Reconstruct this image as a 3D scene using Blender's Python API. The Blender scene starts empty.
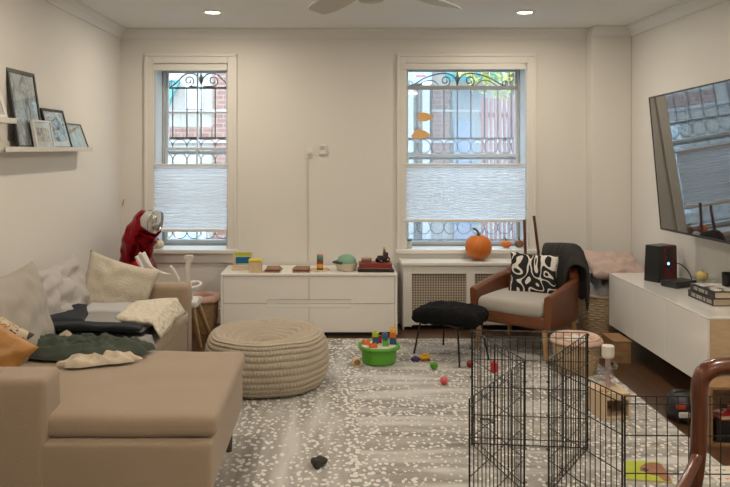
import bpy, bmesh, math, random
from mathutils import Vector, Matrix, noise
PI = math.pi
sc = bpy.context.scene
COL = sc.collection

# ---------------------------------------------------------------- camera, world, lights, exposure
EYE = 1.55
F = 760.0
cam_d = bpy.data.cameras.new('camera')
cam = bpy.data.objects.new('camera', cam_d)
COL.objects.link(cam)
cam.location = (0, 0, EYE)
cam.rotation_euler = (PI / 2, 0, 0)
cam_d.sensor_width = 36
cam_d.lens = F / 730 * 36
cam_d.shift_x = (365 - 336) / 730
cam_d.shift_y = -(243.5 - 148) / 730
cam_d.clip_start = 0.05
sc.camera = cam

world = bpy.data.worlds.new('world')
sc.world = world
world.use_nodes = True
wn = world.node_tree
bgn = wn.nodes['Background']
bgn.inputs['Color'].default_value = (0.70, 0.85, 1.0, 1)
bgn.inputs['Strength'].default_value = 9.0

sc.view_settings.view_transform = 'Standard'
sc.view_settings.look = 'None'
sc.view_settings.gamma = 1
sc.view_settings.use_curve_mapping = False
sc.view_settings.exposure = 0.16

CEIL = 2.60
XL, XR, YB, YF = -1.91, 2.56, 6.73, -2.2
LAMP_COL = (1.0, 0.87, 0.71)
LAMP_W = 18.0
LAMPS = [(1.455, 5.85), (-0.95, 5.85), (1.455, 3.9), (-0.95, 3.9), (1.455, 1.9), (-0.95, 1.9), (1.455, -0.3), (-0.95, -0.3)]
for (x, y) in LAMPS:
    ld = bpy.data.lights.new('downlight_lamp', 'AREA')
    ld.shape = 'DISK'; ld.size = 0.12
    ld.energy = LAMP_W * (0.62 if y > 5 else 1.0) * (0.62 if x < 0 and y < 5 else 1.05)
    ld.color = LAMP_COL
    lo = bpy.data.objects.new('downlight_lamp', ld)
    lo.location = (x, y, CEIL - 0.02)
    COL.objects.link(lo)

for (x, z, w, h) in ((-1.2835, 1.49, .60, 1.60), (1.155, 1.49, 1.02, 1.60)):   # sky sampling through the two window openings
    ld = bpy.data.lights.new('window_portal', 'AREA'); ld.shape = 'RECTANGLE'; ld.size = w; ld.size_y = h
    ld.cycles.is_portal = True
    lo = bpy.data.objects.new('window_portal', ld); COL.objects.link(lo)
    lo.location = (x, 6.73 + .42, z); lo.rotation_euler = (-PI / 2, 0, 0)

# ---------------------------------------------------------------- materials
MATS = {}
def nodes(m):
    return m.node_tree.nodes, m.node_tree.links
def mat(name, col, rough=0.7, metal=0.0, bump=0.0, bscale=60, vary=0.0, vscale=4, spec=0.5, sheen=0.0, coat=0.0,
        stretch=(1, 1, 1), emit=None, estr=0.0):
    if name in MATS:
        return MATS[name]
    m = bpy.data.materials.new(name)
    m.use_nodes = True
    n, l = nodes(m)
    p = n['Principled BSDF']
    p.inputs['Base Color'].default_value = (*col, 1)
    p.inputs['Roughness'].default_value = rough
    p.inputs['Metallic'].default_value = metal
    p.inputs['Specular IOR Level'].default_value = spec
    if sheen: p.inputs['Sheen Weight'].default_value = sheen
    if coat:
        p.inputs['Coat Weight'].default_value = coat
        p.inputs['Coat Roughness'].default_value = 0.05
    if emit:
        p.inputs['Emission Color'].default_value = (*emit, 1)
        p.inputs['Emission Strength'].default_value = estr
    tc = n.new('ShaderNodeTexCoord')
    mp = n.new('ShaderNodeMapping')
    mp.inputs['Scale'].default_value = stretch
    l.new(tc.outputs['Object'], mp.inputs['Vector'])
    if vary > 0:
        nz = n.new('ShaderNodeTexNoise')
        nz.inputs['Scale'].default_value = vscale
        nz.inputs['Detail'].default_value = 4
        l.new(mp.outputs[0], nz.inputs['Vector'])
        mx = n.new('ShaderNodeMix'); mx.data_type = 'RGBA'
        mx.inputs['A'].default_value = (*[c * (1 - vary) for c in col], 1)
        mx.inputs['B'].default_value = (*[min(1, c * (1 + vary)) for c in col], 1)
        l.new(nz.outputs['Fac'], mx.inputs['Factor'])
        l.new(mx.outputs['Result'], p.inputs['Base Color'])
    if bump > 0:
        nb = n.new('ShaderNodeTexNoise')
        nb.inputs['Scale'].default_value = bscale
        nb.inputs['Detail'].default_value = 3
        l.new(mp.outputs[0], nb.inputs['Vector'])
        bp = n.new('ShaderNodeBump')
        bp.inputs['Strength'].default_value = bump
        bp.inputs['Distance'].default_value = 0.01
        l.new(nb.outputs['Fac'], bp.inputs['Height'])
        l.new(bp.outputs[0], p.inputs['Normal'])
    MATS[name] = m
    return m

def wood(name, c1, c2, rough=0.45, scale=(6, 6, 1), coat=0.0):
    if name in MATS: return MATS[name]
    m = mat(name, c1, rough, coat=coat)
    n, l = nodes(m); p = n['Principled BSDF']
    tc = n['Texture Coordinate']; mp = n['Mapping']
    mp.inputs['Scale'].default_value = scale
    nz = n.new('ShaderNodeTexNoise'); nz.inputs['Scale'].default_value = 7; nz.inputs['Detail'].default_value = 5
    nz.inputs['Distortion'].default_value = 0.6
    l.new(mp.outputs[0], nz.inputs['Vector'])
    cr = n.new('ShaderNodeValToRGB')
    cr.color_ramp.elements[0].position = 0.35; cr.color_ramp.elements[0].color = (*c1, 1)
    cr.color_ramp.elements[1].position = 0.65; cr.color_ramp.elements[1].color = (*c2, 1)
    l.new(nz.outputs['Fac'], cr.inputs[0]); l.new(cr.outputs[0], p.inputs['Base Color'])
    return m

def thin_glass(name, tint=(0.95, 0.98, 1.0), refl=0.10, haze=0.0, hazecol=(0.9, 0.92, 0.95)):
    if name in MATS: return MATS[name]
    m = bpy.data.materials.new(name); m.use_nodes = True
    n, l = nodes(m); n.remove(n['Principled BSDF'])
    out = n['Material Output']
    t = n.new('ShaderNodeBsdfTransparent'); t.inputs[0].default_value = (*tint, 1)
    g = n.new('ShaderNodeBsdfGlossy'); g.inputs['Roughness'].default_value = 0.02
    mx = n.new('ShaderNodeMixShader'); mx.inputs[0].default_value = refl
    l.new(t.outputs[0], mx.inputs[1]); l.new(g.outputs[0], mx.inputs[2])
    last = mx
    if haze:
        d = n.new('ShaderNodeBsdfDiffuse'); d.inputs[0].default_value = (*hazecol, 1)
        tr = n.new('ShaderNodeBsdfTranslucent'); tr.inputs[0].default_value = (*hazecol, 1)
        a = n.new('ShaderNodeMixShader'); a.inputs[0].default_value = 0.5
        l.new(d.outputs[0], a.inputs[1]); l.new(tr.outputs[0], a.inputs[2])
        m2 = n.new('ShaderNodeMixShader'); m2.inputs[0].default_value = haze
        l.new(mx.outputs[0], m2.inputs[1]); l.new(a.outputs[0], m2.inputs[2])
        last = m2
    l.new(last.outputs[0], out.inputs[0])
    MATS[name] = m
    return m

def translucent(name, col, f=0.5):
    if name in MATS: return MATS[name]
    m = bpy.data.materials.new(name); m.use_nodes = True
    n, l = nodes(m); n.remove(n['Principled BSDF'])
    d = n.new('ShaderNodeBsdfDiffuse'); d.inputs[0].default_value = (*col, 1)
    t = n.new('ShaderNodeBsdfTranslucent'); t.inputs[0].default_value = (*col, 1)
    mx = n.new('ShaderNodeMixShader'); mx.inputs[0].default_value = f
    l.new(d.outputs[0], mx.inputs[1]); l.new(t.outputs[0], mx.inputs[2]); l.new(mx.outputs[0], n['Material Output'].inputs[0])
    MATS[name] = m
    return m

def ramp_mat(name, stops, scale=5, rough=0.8, kind='noise', stretch=(1, 1, 1), bump=0.0, constant=True, detail=2, dist=0.5):
    """a surface pattern from noise or voronoi cells, read through a colour ramp"""
    if name in MATS: return MATS[name]
    m = mat(name, stops[0][1], rough)
    n, l = nodes(m); p = n['Principled BSDF']; mp = n['Mapping']
    mp.inputs['Scale'].default_value = stretch
    if kind == 'noise':
        t = n.new('ShaderNodeTexNoise'); t.inputs['Detail'].default_value = detail; t.inputs['Distortion'].default_value = dist
        o = t.outputs['Fac']
    elif kind == 'wave':
        t = n.new('ShaderNodeTexWave'); t.inputs['Distortion'].default_value = dist; t.inputs['Detail'].default_value = detail
        o = t.outputs['Fac']
    else:
        t = n.new('ShaderNodeTexVoronoi'); o = t.outputs['Distance']
    t.inputs['Scale'].default_value = scale
    l.new(mp.outputs[0], t.inputs['Vector'])
    cr = n.new('ShaderNodeValToRGB')
    if constant: cr.color_ramp.interpolation = 'CONSTANT'
    e = cr.color_ramp.elements
    while len(e) < len(stops): e.new(0.5)
    for i, (pos, c) in enumerate(stops):
        e[i].position = pos; e[i].color = (*c, 1)
    l.new(o, cr.inputs[0]); l.new(cr.outputs[0], p.inputs['Base Color'])
    if bump:
        bp = n.new('ShaderNodeBump'); bp.inputs['Strength'].default_value = bump; bp.inputs['Distance'].default_value = 0.01
        l.new(o, bp.inputs['Height']); l.new(bp.outputs[0], p.inputs['Normal'])
    return m

# ---------------------------------------------------------------- mesh helpers
def new(): return bmesh.new()
def obj(name, bm, m, parent=None, smooth=False, bevel=0, seg=2, loc=None, rot=None, solid=0):
    me = bpy.data.meshes.new(name)
    bmesh.ops.recalc_face_normals(bm, faces=bm.faces[:])
    bm.to_mesh(me); bm.free()
    me.materials.append(m)
    if smooth:
        for p in me.polygons: p.use_smooth = True
    o = bpy.data.objects.new(name, me)
    COL.objects.link(o)
    if parent: o.parent = parent
    if loc: o.location = loc
    if rot: o.rotation_euler = rot
    if solid:
        s = o.modifiers.new('s', 'SOLIDIFY'); s.thickness = solid; s.offset = 0
    if bevel:
        b = o.modifiers.new('b', 'BEVEL'); b.width = bevel; b.segments = seg; b.limit_method = 'ANGLE'
        for p in me.polygons: p.use_smooth = True
        try:
            o.modifiers.new('w', 'WEIGHTED_NORMAL')
        except Exception: pass
    return o
def tag(o, label, cat, group=None):
    o['label'] = label; o['category'] = cat
    if group: o['group'] = group
    return o
def thing(name, label, cat, loc=(0, 0, 0), rz=0, group=None):
    o = bpy.data.objects.new(name, None)
    o.empty_display_size = 0.05
    COL.objects.link(o)
    o.location = loc; o.rotation_euler = (0, 0, rz)
    return tag(o, label, cat, group)
def struct(o):
    o['kind'] = 'structure'
    return o
def box(bm, x0, x1, y0, y1, z0, z1, M=None):
    vs = [bm.verts.new((x, y, z)) for x in (x0, x1) for y in (y0, y1) for z in (z0, z1)]
    if M:
        for v in vs: v.co = M @ v.co
    for f in ((0, 1, 3, 2), (4, 6, 7, 5), (0, 4, 5, 1), (2, 3, 7, 6), (0, 2, 6, 4), (1, 5, 7, 3)):
        bm.faces.new([vs[i] for i in f])
    return bm
def B(*a, M=None): return box(new(), *a, M=M)
def frame_axes(d):
    d = d.normalized()
    up = Vector((0, 0, 1)) if abs(d.z) < 0.95 else Vector((1, 0, 0))
    a = d.cross(up).normalized(); b = a.cross(d).normalized()
    return a, b
def tube(bm, pts, r, seg=8, closed=False, flat=1.0):
    """sweep of a round (or flattened) section; r is a number or a list"""
    pts = [Vector(p) for p in pts]
    n = len(pts); rings = []
    pa = None
    for i, p in enumerate(pts):
        if closed: d = pts[(i + 1) % n] - pts[i - 1]
        else: d = pts[min(i + 1, n - 1)] - pts[max(i - 1, 0)]
        d.normalize()
        if pa is None: a, b = frame_axes(d)
        else:
            a = pa - d * pa.dot(d)
            if a.length < 1e-5: a, b = frame_axes(d)
            a.normalize(); b = a.cross(d).normalized()
        pa = a
        rr = r[i] if isinstance(r, (list, tuple)) else r
        rings.append([bm.verts.new(p + a * math.cos(2 * PI * k / seg) * rr + b * math.sin(2 * PI * k / seg) * rr * flat) for k in range(seg)])
    m = n if closed else n - 1
    for i in range(m):
        A, C = rings[i], rings[(i + 1) % n]
        for k in range(seg):
            bm.faces.new((A[k], A[(k + 1) % seg], C[(k + 1) % seg], C[k]))
    if not closed:
        bm.faces.new(rings[0][::-1]); bm.faces.new(rings[-1])
    return bm
def lathe(bm, prof, seg=32, c=(0, 0, 0), fn=None, sx=1, sy=1):
    rings = []
    c = Vector(c)
    for j, (r, z) in enumerate(prof):
        if r < 1e-5:
            rings.append([bm.verts.new(c + Vector((0, 0, z)))])
        else:
            ring = []
            for k in range(seg):
                a = 2 * PI * k / seg
                rr, zz = (r, z) if fn is None else fn(r, z, a, j)
                ring.append(bm.verts.new(c + Vector((rr * math.cos(a) * sx, rr * math.sin(a) * sy, zz))))
            rings.append(ring)
    for i in range(len(rings) - 1):
        A, C = rings[i], rings[i + 1]
        for k in range(seg):
            k2 = (k + 1) % seg
            if len(A) == 1 and len(C) == 1: continue
            if len(A) == 1: bm.faces.new((A[0], C[k2], C[k]))
            elif len(C) == 1: bm.faces.new((A[k], A[k2], C[0]))
            else: bm.faces.new((A[k], A[k2], C[k2], C[k]))
    return bm
def rbox(bm, sx, sy, sz, r, c=(0, 0, 0), n=10, fn=None):
    """cushion-like rounded box with a grid fine enough to deform"""
    h = Vector((sx / 2, sy / 2, sz / 2)); c = Vector(c)
    r = min(r, h.x, h.y, h.z)
    def ticks(hh):
        q = [-hh, -hh + r * .25, -hh + r * .55]
        m = max(2, int(n))
        q += [-(hh - r) + 2 * (hh - r) * i / m for i in range(m + 1)]
        q += [hh - r * .55, hh - r * .25, hh]
        out = [q[0]]
        for v in q[1:]:
            if v - out[-1] > 1e-5: out.append(v)
        return out
    T = [ticks(h[i]) for i in range(3)]
    cache = {}
    def V(p):
        key = tuple(round(x, 5) for x in p)
        if key in cache: return cache[key]
        q = Vector([max(-(h[i] - r), min(h[i] - r, p[i])) for i in range(3)])
        d = Vector(p) - q
        if d.length > 1e-9: d = d.normalized() * r
        w = q + d
        if fn: w = fn(w, h)
        cache[key] = bm.verts.new(w + c)
        return cache[key]
    for ax in range(3):
        u, v = (ax + 1) % 3, (ax + 2) % 3
        for s in (-1, 1):
            for i in range(len(T[u]) - 1):
                for j in range(len(T[v]) - 1):
                    q = []
                    for (a, b) in ((i, j), (i + 1, j), (i + 1, j + 1), (i, j + 1)):
                        p = [0, 0, 0]; p[ax] = s * h[ax]; p[u] = T[u][a]; p[v] = T[v][b]
                        q.append(V(p))
                    if len(set(q)) == 4: bm.faces.new(q)
    return bm
def puff(amt, seed=0, wr=0.0, ws=5):
    def fn(p, h):
        u, v = p.x / h.x, p.y / h.y
        k = max(0, 1 - u * u) ** .6 * max(0, 1 - v * v) ** .6
        p = p.copy()
        p.z += (1 if p.z > 0 else -.2) * amt * k
        if wr: p.z += wr * noise.noise(Vector((p.x * ws, p.y * ws, seed)))
        return p
    return fn
def pillow(w, h, t, n=26, seed=0, wr=0.006, ws=9, slump=0.0):
    """knife-edge pillow standing in the local XZ plane, thickness along Y, base at z=0"""
    bm = new()
    P = {}
    for side in (-1, 1):
        for i in range(n + 1):
            for j in range(n + 1):
                u, v = -1 + 2 * i / n, -1 + 2 * j / n
                edge = (i in (0, n)) or (j in (0, n))
                if edge and side == 1: P[(1, i, j)] = P[(-1, i, j)]; continue
                k = (max(0, 1 - u ** 2) ** .5) * (max(0, 1 - v ** 2) ** .5)
                x = u * w / 2 * (1 - .10 * (1 - v * v) * (u * u) ** 1)
                z = v * h / 2 * (1 - .10 * (1 - u * u) * (v * v) ** 1)
                y = side * t / 2 * k ** .75
                f = noise.noise(Vector((u * ws * .35, v * ws * .35, seed + side)))
                g = abs(noise.noise(Vector((u * ws * .5 + 3, v * ws * .25, seed - side))))
                y += side * wr * (f * 1.5 - g * 2) * min(1, k * 2.5)
                if slump: z -= slump * (v + 1) / 2 * (1 - u * u) * h
                P[(side, i, j)] = bm.verts.new((x, y, z + h / 2))
    for side in (-1, 1):
        for i in range(n):
            for j in range(n):
                q = [P[(side, i, j)], P[(side, i + 1, j)], P[(side, i + 1, j + 1)], P[(side, i, j + 1)]]
                bm.faces.new(q)
    return bm
def heap(cx, cy, rx, ry, h, seed, base, n=44, ang=0.0, fold=7.0, support=None):
    """crumpled cloth lying on a surface: irregular outline, ridged folds, closed underneath by its rim"""
    bm = new(); rings = []
    m = 72
    for j in range(n // 2 + 1):
        s = j / (n // 2)
        ring = []
        for k in range(m):
            a = 2 * PI * k / m
            out = 1 + .28 * noise.noise(Vector((math.cos(a) * 1.6, math.sin(a) * 1.6, seed))) + .30 * noise.noise(Vector((math.cos(a) * 3.2, math.sin(a) * 3.2, seed + 4)))
            x = math.cos(a) * s * out * rx; y = math.sin(a) * s * out * ry
            X = x * math.cos(ang) - y * math.sin(ang) + cx; Y = x * math.sin(ang) + y * math.cos(ang) + cy
            rid = 1 - abs(noise.noise(Vector((X * fold, Y * fold * 1.7, seed * 3)))) * 2.6
            rid2 = 1 - abs(noise.noise(Vector((X * fold * 2.1, Y * fold * 2.3, seed * 7 + 2)))) * 2.5
            fall = max(0, 1 - s ** 4)
            z = h * (.30 + .5 * max(0, rid) + .28 * max(0, rid2)) * fall ** .6 + .003
            if s >= .999: z = .002
            b = support(X, Y) if support else base
            ring.append(bm.verts.new((X, Y, b + z)))
        rings.append(ring)
        if j == 0:
            pass
    for j in range(1, len(rings)):
        A, C = rings[j - 1], rings[j]
        for k in range(m):
            k2 = (k + 1) % m
            if j == 1: continue
            bm.faces.new((A[k], A[k2], C[k2], C[k]))
    bm.faces.new(rings[1])
    for v in rings[0]: bm.verts.remove(v)
    return bm
def bez(p0, p1, p2, p3, n=12):
    out = []
    for i in range(n + 1):
        t = i / n
        out.append(tuple((1 - t) ** 3 * a + 3 * (1 - t) ** 2 * t * b + 3 * (1 - t) * t * t * c + t ** 3 * d for a, b, c, d in zip(p0, p1, p2, p3)))
    return out
def at(px, py, Y): return ((px - 336) / F * Y, EYE - (py - 148) / F * Y)   # world x, z of a pixel at distance Y
def rotz(v, a): return (v[0] * math.cos(a) - v[1] * math.sin(a), v[0] * math.sin(a) + v[1] * math.cos(a))

# ---------------------------------------------------------------- shared materials
M_wall = mat('wall_paint', (0.72, 0.70, 0.655), 0.75, bump=0.04, bscale=90)
M_trim = mat('trim_paint', (0.74, 0.72, 0.67), 0.45, bump=0.02, bscale=40)
M_ceil = mat('ceiling_paint', (0.76, 0.755, 0.73), 0.85, bump=0.03, bscale=60)
M_white = mat('white_lacquer', (0.83, 0.81, 0.76), 0.28, vary=0.01)
M_gloss = mat('gloss_lacquer', (0.81, 0.80, 0.76), 0.12, vary=0.01, spec=0.5, coat=0.5)
M_black = mat('black_plastic', (0.012, 0.012, 0.013), 0.35, vary=0.1)
M_blackmetal = mat('black_metal', (0.012, 0.012, 0.012), 0.35, metal=0.3, vary=0.1)
M_sash = mat('grey_sash', (0.36, 0.36, 0.33), 0.5, vary=0.05)
M_sashw = mat('white_sash', (0.60, 0.62, 0.62), 0.5, vary=0.04)
M_iron = mat('wrought_iron', (0.02, 0.022, 0.025), 0.5, vary=0.2)
M_glass = thin_glass('window_glass')
M_screen = thin_glass('insect_screen', refl=0.05, haze=0.12, hazecol=(0.85, 0.88, 0.92))
M_shade = translucent('shade_fabric', (0.90, 0.91, 0.93), 0.72)
M_sofa = mat('sofa_fabric', (0.345, 0.258, 0.178), 0.92, bump=0.35, bscale=260, vary=0.05, vscale=7, sheen=0.25)
M_birch = wood('birch_wood', (0.66, 0.50, 0.33), (0.72, 0.57, 0.40), 0.5, (1, 1, 6))
M_oak = wood('oak_wood', (0.40, 0.23, 0.10), (0.50, 0.31, 0.15), 0.45, (8, 8, 1))
M_darkwood = wood('dark_wood', (0.075, 0.022, 0.010), (0.15, 0.048, 0.020), 0.28, (8, 8, 1), coat=0.4)

# ---------------------------------------------------------------- room shell
def floor_mat():
    m = mat('floor_boards', (0.09, 0.045, 0.022), 0.35)
    n, l = nodes(m); p = n['Principled BSDF']; mp = n['Mapping']
    br = n.new('ShaderNodeTexBrick'); br.inputs['Scale'].default_value = 1.0
    br.inputs['Brick Width'].default_value = 1.3; br.inputs['Row Height'].default_value = 0.07
    br.inputs['Mortar Size'].default_value = 0.0015
    br.inputs['Color1'].default_value = (0.085, 0.040, 0.019, 1); br.inputs['Color2'].default_value = (0.13, 0.062, 0.03, 1)
    br.inputs['Mortar'].default_value = (0.02, 0.01, 0.006, 1)
    mp.inputs['Rotation'].default_value = (0, 0, PI / 2)
    l.new(mp.outputs[0], br.inputs['Vector'])
    nz = n.new('ShaderNodeTexNoise'); nz.inputs['Scale'].default_value = 9; nz.inputs['Detail'].default_value = 5
    m2 = n.new('ShaderNodeMapping'); m2.inputs['Scale'].default_value = (10, 1, 1)
    l.new(n['Texture Coordinate'].outputs['Object'], m2.inputs[0]); l.new(m2.outputs[0], nz.inputs['Vector'])
    mx = n.new('ShaderNodeMix'); mx.data_type = 'RGBA'; mx.blend_type = 'MULTIPLY'; mx.inputs['Factor'].default_value = 0.5
    l.new(br.outputs['Color'], mx.inputs['A']); l.new(nz.outputs['Fac'], mx.inputs['B'])
    l.new(mx.outputs['Result'], p.inputs['Base Color'])
    return m
struct(obj('floor', B(XL - .15, XR + .15, YF - .15, YB + .02, -.12, 0), floor_mat()))
struct(obj('ceiling', B(XL - .15, XR + .15, YF - .15, YB + .4, CEIL, CEIL + .12), M_ceil))
struct(obj('wall_left', B(XL - .15, XL, YF, YB + .02, 0, CEIL), M_wall))
struct(obj('wall_right', B(XR, XR + .15, YF, YB + .02, 0, CEIL), M_wall))
struct(obj('wall_rear', B(XL - .15, XR + .15, YF - .15, YF, 0, CEIL), M_wall))
# window openings: x0, x1, z0, z1
W1 = (-1.61, -0.957, 0.655, 2.30)
W2 = (0.62, 1.69, 0.655, 2.30)
WT = 0.38
bm = new()
y0, y1 = YB, YB + WT
box(bm, XL - .15, W1[0], y0, y1, 0, CEIL); box(bm, W1[1], W2[0], y0, y1, 0, CEIL); box(bm, W2[1], XR + .15, y0, y1, 0, CEIL)
for W in (W1, W2):
    box(bm, W[0], W[1], y0, y1, 0, W[2] - .03); box(bm, W[0], W[1], y0, y1, W[3], CEIL)
struct(obj('wall_back', bm, M_wall))
struct(obj('wall_column', B(2.215, XR - .001, YB - .15, YB, 0, CEIL), M_wall, bevel=.004))
# crown moulding, baseboards
def crown(name, pts_fn, x0, x1):
    prof = [(0, -.085), (.012, -.085), (.014, -.07), (.03, -.045), (.055, -.022), (.06, -.012), (.075, -.01), (.075, 0), (0, 0)]
    bm = new(); R = []
    for t in (x0, x1):
        R.append([bm.verts.new(pts_fn(t, d, z)) for d, z in prof])
    k = len(prof)
    for i in range(k): bm.faces.new((R[0][i], R[0][(i + 1) % k], R[1][(i + 1) % k], R[1][i]))
    bm.faces.new(R[0]); bm.faces.new(R[1][::-1])
    return struct(obj(name, bm, M_ceil))
crown('trim_1', lambda t, d, z: (t, YB - d, CEIL + z), XL, 2.215)
crown('trim_2', lambda t, d, z: (t, YB - .15 - d, CEIL + z), 2.215, XR)
crown('trim_3', lambda t, d, z: (XR - d, t, CEIL + z), YF, YB - .15)
crown('trim_4', lambda t, d, z: (XL + d, t, CEIL + z), YF, YB)
struct(obj('baseboard_back', B(XL, 2.215, YB - .018, YB, 0, .13), M_trim, bevel=.004))
struct(obj('baseboard_column', B(2.20, XR, YB - .168, YB - .15, 0, .13), M_trim, bevel=.004))
struct(obj('baseboard_left', B(XL, XL + .018, YF, YB - .018, 0, .13), M_trim, bevel=.004))
struct(obj('baseboard_right', B(XR - .018, XR, YF, YB - .168, 0, .13), M_trim, bevel=.004))

# ---------------------------------------------------------------- windows with casing, stool, sashes, glass
def window(name, W, kind):
    x0, x1, z0, z1 = W
    root = bpy.data.objects.new(name, None); COL.objects.link(root); struct(root)
    cw = .070
    bm = new()
    for (a, b, c, d) in ((x0 - cw, x0, z0 - .02, z1 + cw), (x1, x1 + cw, z0 - .02, z1 + cw), (x0, x1, z1, z1 + cw)):
        box(bm, a, b, YB - .018, YB, c, d)
    for (a, b, c, d) in ((x0 - cw - .012, x0 - cw + .012, z0 - .02, z1 + cw), (x1 + cw - .012, x1 + cw + .012, z0 - .02, z1 + cw), (x0 - cw - .012, x1 + cw + .012, z1 + cw - .012, z1 + cw + .012)):
        box(bm, a, b, YB - .030, YB, c, d)
    obj('casing', bm, M_trim, root, bevel=.003)
    obj('sill', B(x0 - cw - .02, x1 + cw + .02, YB - .055, YB + .25, z0 - .035, z0), M_trim, root, bevel=.005)
    obj('apron', B(x0 - cw, x1 + cw, YB - .02, YB, z0 - .12, z0 - .035), M_trim, root, bevel=.004)
    bm = new()   # jamb lining
    box(bm, x0, x0 + .012, YB, YB + .27, z0, z1); box(bm, x1 - .012, x1, YB, YB + .27, z0, z1); box(bm, x0, x1, YB, YB + .27, z1 - .012, z1)
    obj('jamb_lining', bm, M_sashw, root)
    fy = YB + (.25 if kind == 1 else .20)
    fw_ = .022 if kind == 1 else .012
    zm = z0 + .855 if kind == 1 else z0 + .795
    s = .026 if kind == 1 else .020
    ix0, ix1 = x0 + .012, x1 - .012
    bm = new()
    box(bm, ix0, ix0 + fw_, fy, fy + .10, z0, z1); box(bm, ix1 - fw_, ix1, fy, fy + .10, z0, z1); box(bm, ix0, ix1, fy, fy + .10, z1 - .03, z1 - .012)
    box(bm, ix0, ix1, fy, fy + .1, z0, z0 + .02)
    obj('window_frame', bm, M_sash, root, bevel=.002)
    a, b = ix0 + fw_, ix1 - fw_
    def sash(nm, za, zb, y, m, mullion):
        bm = new()
        box(bm, a, a + s, y, y + .03, za, zb); box(bm, b - s, b, y, y + .03, za, zb)
        box(bm, a + s, b - s, y, y + .03, za, za + s * 1.2); box(bm, a + s, b - s, y, y + .03, zb - s, zb)
        if mullion:
            box(bm, (a + b) / 2 - .008, (a + b) / 2 + .008, y + .004, y + .026, za + s, zb - s)
            h = (za + zb) / 2
            box(bm, a + s, b - s, y + .004, y + .026, h - .008, h + .008)
        o = obj(nm, bm, m, root, bevel=.002)
        obj('pane', B(a + s, b - s, y + .012, y + .016, za + s, zb - s), M_glass, o)
        return o
    if kind == 1:
        sash('upper_sash', zm - .02, z1 - .03, fy + .055, M_sashw, True)
        sash('lower_sash', z0 + .02, zm + .045, fy + .015, M_sashw, True)
    else:
        bm = new()
        zb = at(0, 87.2, fy)[1]
        box(bm, a, b, fy + .05, fy + .08, zb - .018, zb + .018)
        obj('storm_rail', bm, M_sash, root, bevel=.002)
        sash('upper_sash', zm - .005, z1 - .03, fy + .055, M_sashw, False)
        sash('lower_sash', z0 + .02, zm + .045, fy + .015, M_sashw, False)
        obj('insect_screen', B(a + .002, b - .002, fy + .092, fy + .094, z0 + .02, zb - .01), M_screen, root)
    bm = new()
    box(bm, ix0 - .0, ix1 + .0, YB + .27, YB + WT + .04, z0 - .03, z0 + .005)
    obj('outer_sill', bm, M_sash, root)
    return root
window('window_1', W1, 1)
window('window_2', W2, 2)

# pleated shades pulled down from the top
def shade(x0, x1, zt, zb, ztop, label):
    root = thing('pleated_shade', label, 'window shade', ((x0 + x1) / 2, YB - .005, zb))
    hw = (x1 - x0) / 2; H = zt - zb
    obj('headrail', B(-hw, hw, -.022, .03, ztop - zb, ztop - zb + .052), M_trim, root, bevel=.004)
    obj('top_rail', B(-hw, hw, -.018, .022, H - .018, H), M_trim, root, bevel=.003)
    obj('bottom_rail', B(-hw, hw, -.018, .022, 0, .024), M_trim, root, bevel=.003)
    bm = new(); n = 19; rows = []
    za, zc = .024, H - .018
    for side in (-1, 1):
        vs = []
        for i in range(2 * n + 1):
            z = za + (zc - za) * i / (2 * n)
            y = .002 + side * (.004 if i % 2 == 0 else .013)
            vs.append((bm.verts.new((-hw + .003, y, z)), bm.verts.new((hw - .003, y, z))))
        rows.append(vs)
    for side, vs in enumerate(rows):
        if side == 1: continue
        for i in range(2 * n): bm.faces.new((vs[i][0], vs[i][1], vs[i + 1][1], vs[i + 1][0]))
    for v in rows[1]:
        for q in v: bm.verts.remove(q)
    obj('pleated_fabric', bm, M_shade, root)
    for x in (-hw * .72, hw * .72):
        obj('lift_cord', tube(new(), [(x, .002, H), (x, .002, ztop - zb)], .0012, 5), M_trim, root)
    return root
a1 = at(153, 231.7, YB); a2 = at(227.4, 163.8, YB)
shade(a1[0], a2[0], a2[1], a1[1], 2.235, 'white pleated shade lowered halfway over the narrow left window')
a1 = at(402.8, 222, YB); a2 = at(525, 163.5, YB)
shade(a1[0], a2[0], a2[1], a1[1], 2.245, 'white pleated shade lowered halfway over the wide window above the radiator cover')

M_patch = translucent('orange_patch', (.92, .58, .26), .35)  # two flat, rounded orange patches set on the wide window's glass
for k, (px, py, w, h, lab) in enumerate(((424.5, 117, .072, .042, 'upper orange patch on the wide window glass'), (420.5, 134.5, .082, .042, 'lower orange patch on the wide window glass'))):
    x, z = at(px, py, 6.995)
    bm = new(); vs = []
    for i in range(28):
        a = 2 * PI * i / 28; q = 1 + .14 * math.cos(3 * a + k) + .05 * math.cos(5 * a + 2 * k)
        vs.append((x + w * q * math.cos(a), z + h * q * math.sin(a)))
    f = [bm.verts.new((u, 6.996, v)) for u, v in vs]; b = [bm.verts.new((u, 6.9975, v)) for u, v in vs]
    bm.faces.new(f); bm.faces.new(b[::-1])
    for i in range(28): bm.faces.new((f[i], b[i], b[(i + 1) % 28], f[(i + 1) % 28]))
    tag(obj('window_patch', bm, M_patch), lab, 'sticker')

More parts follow.
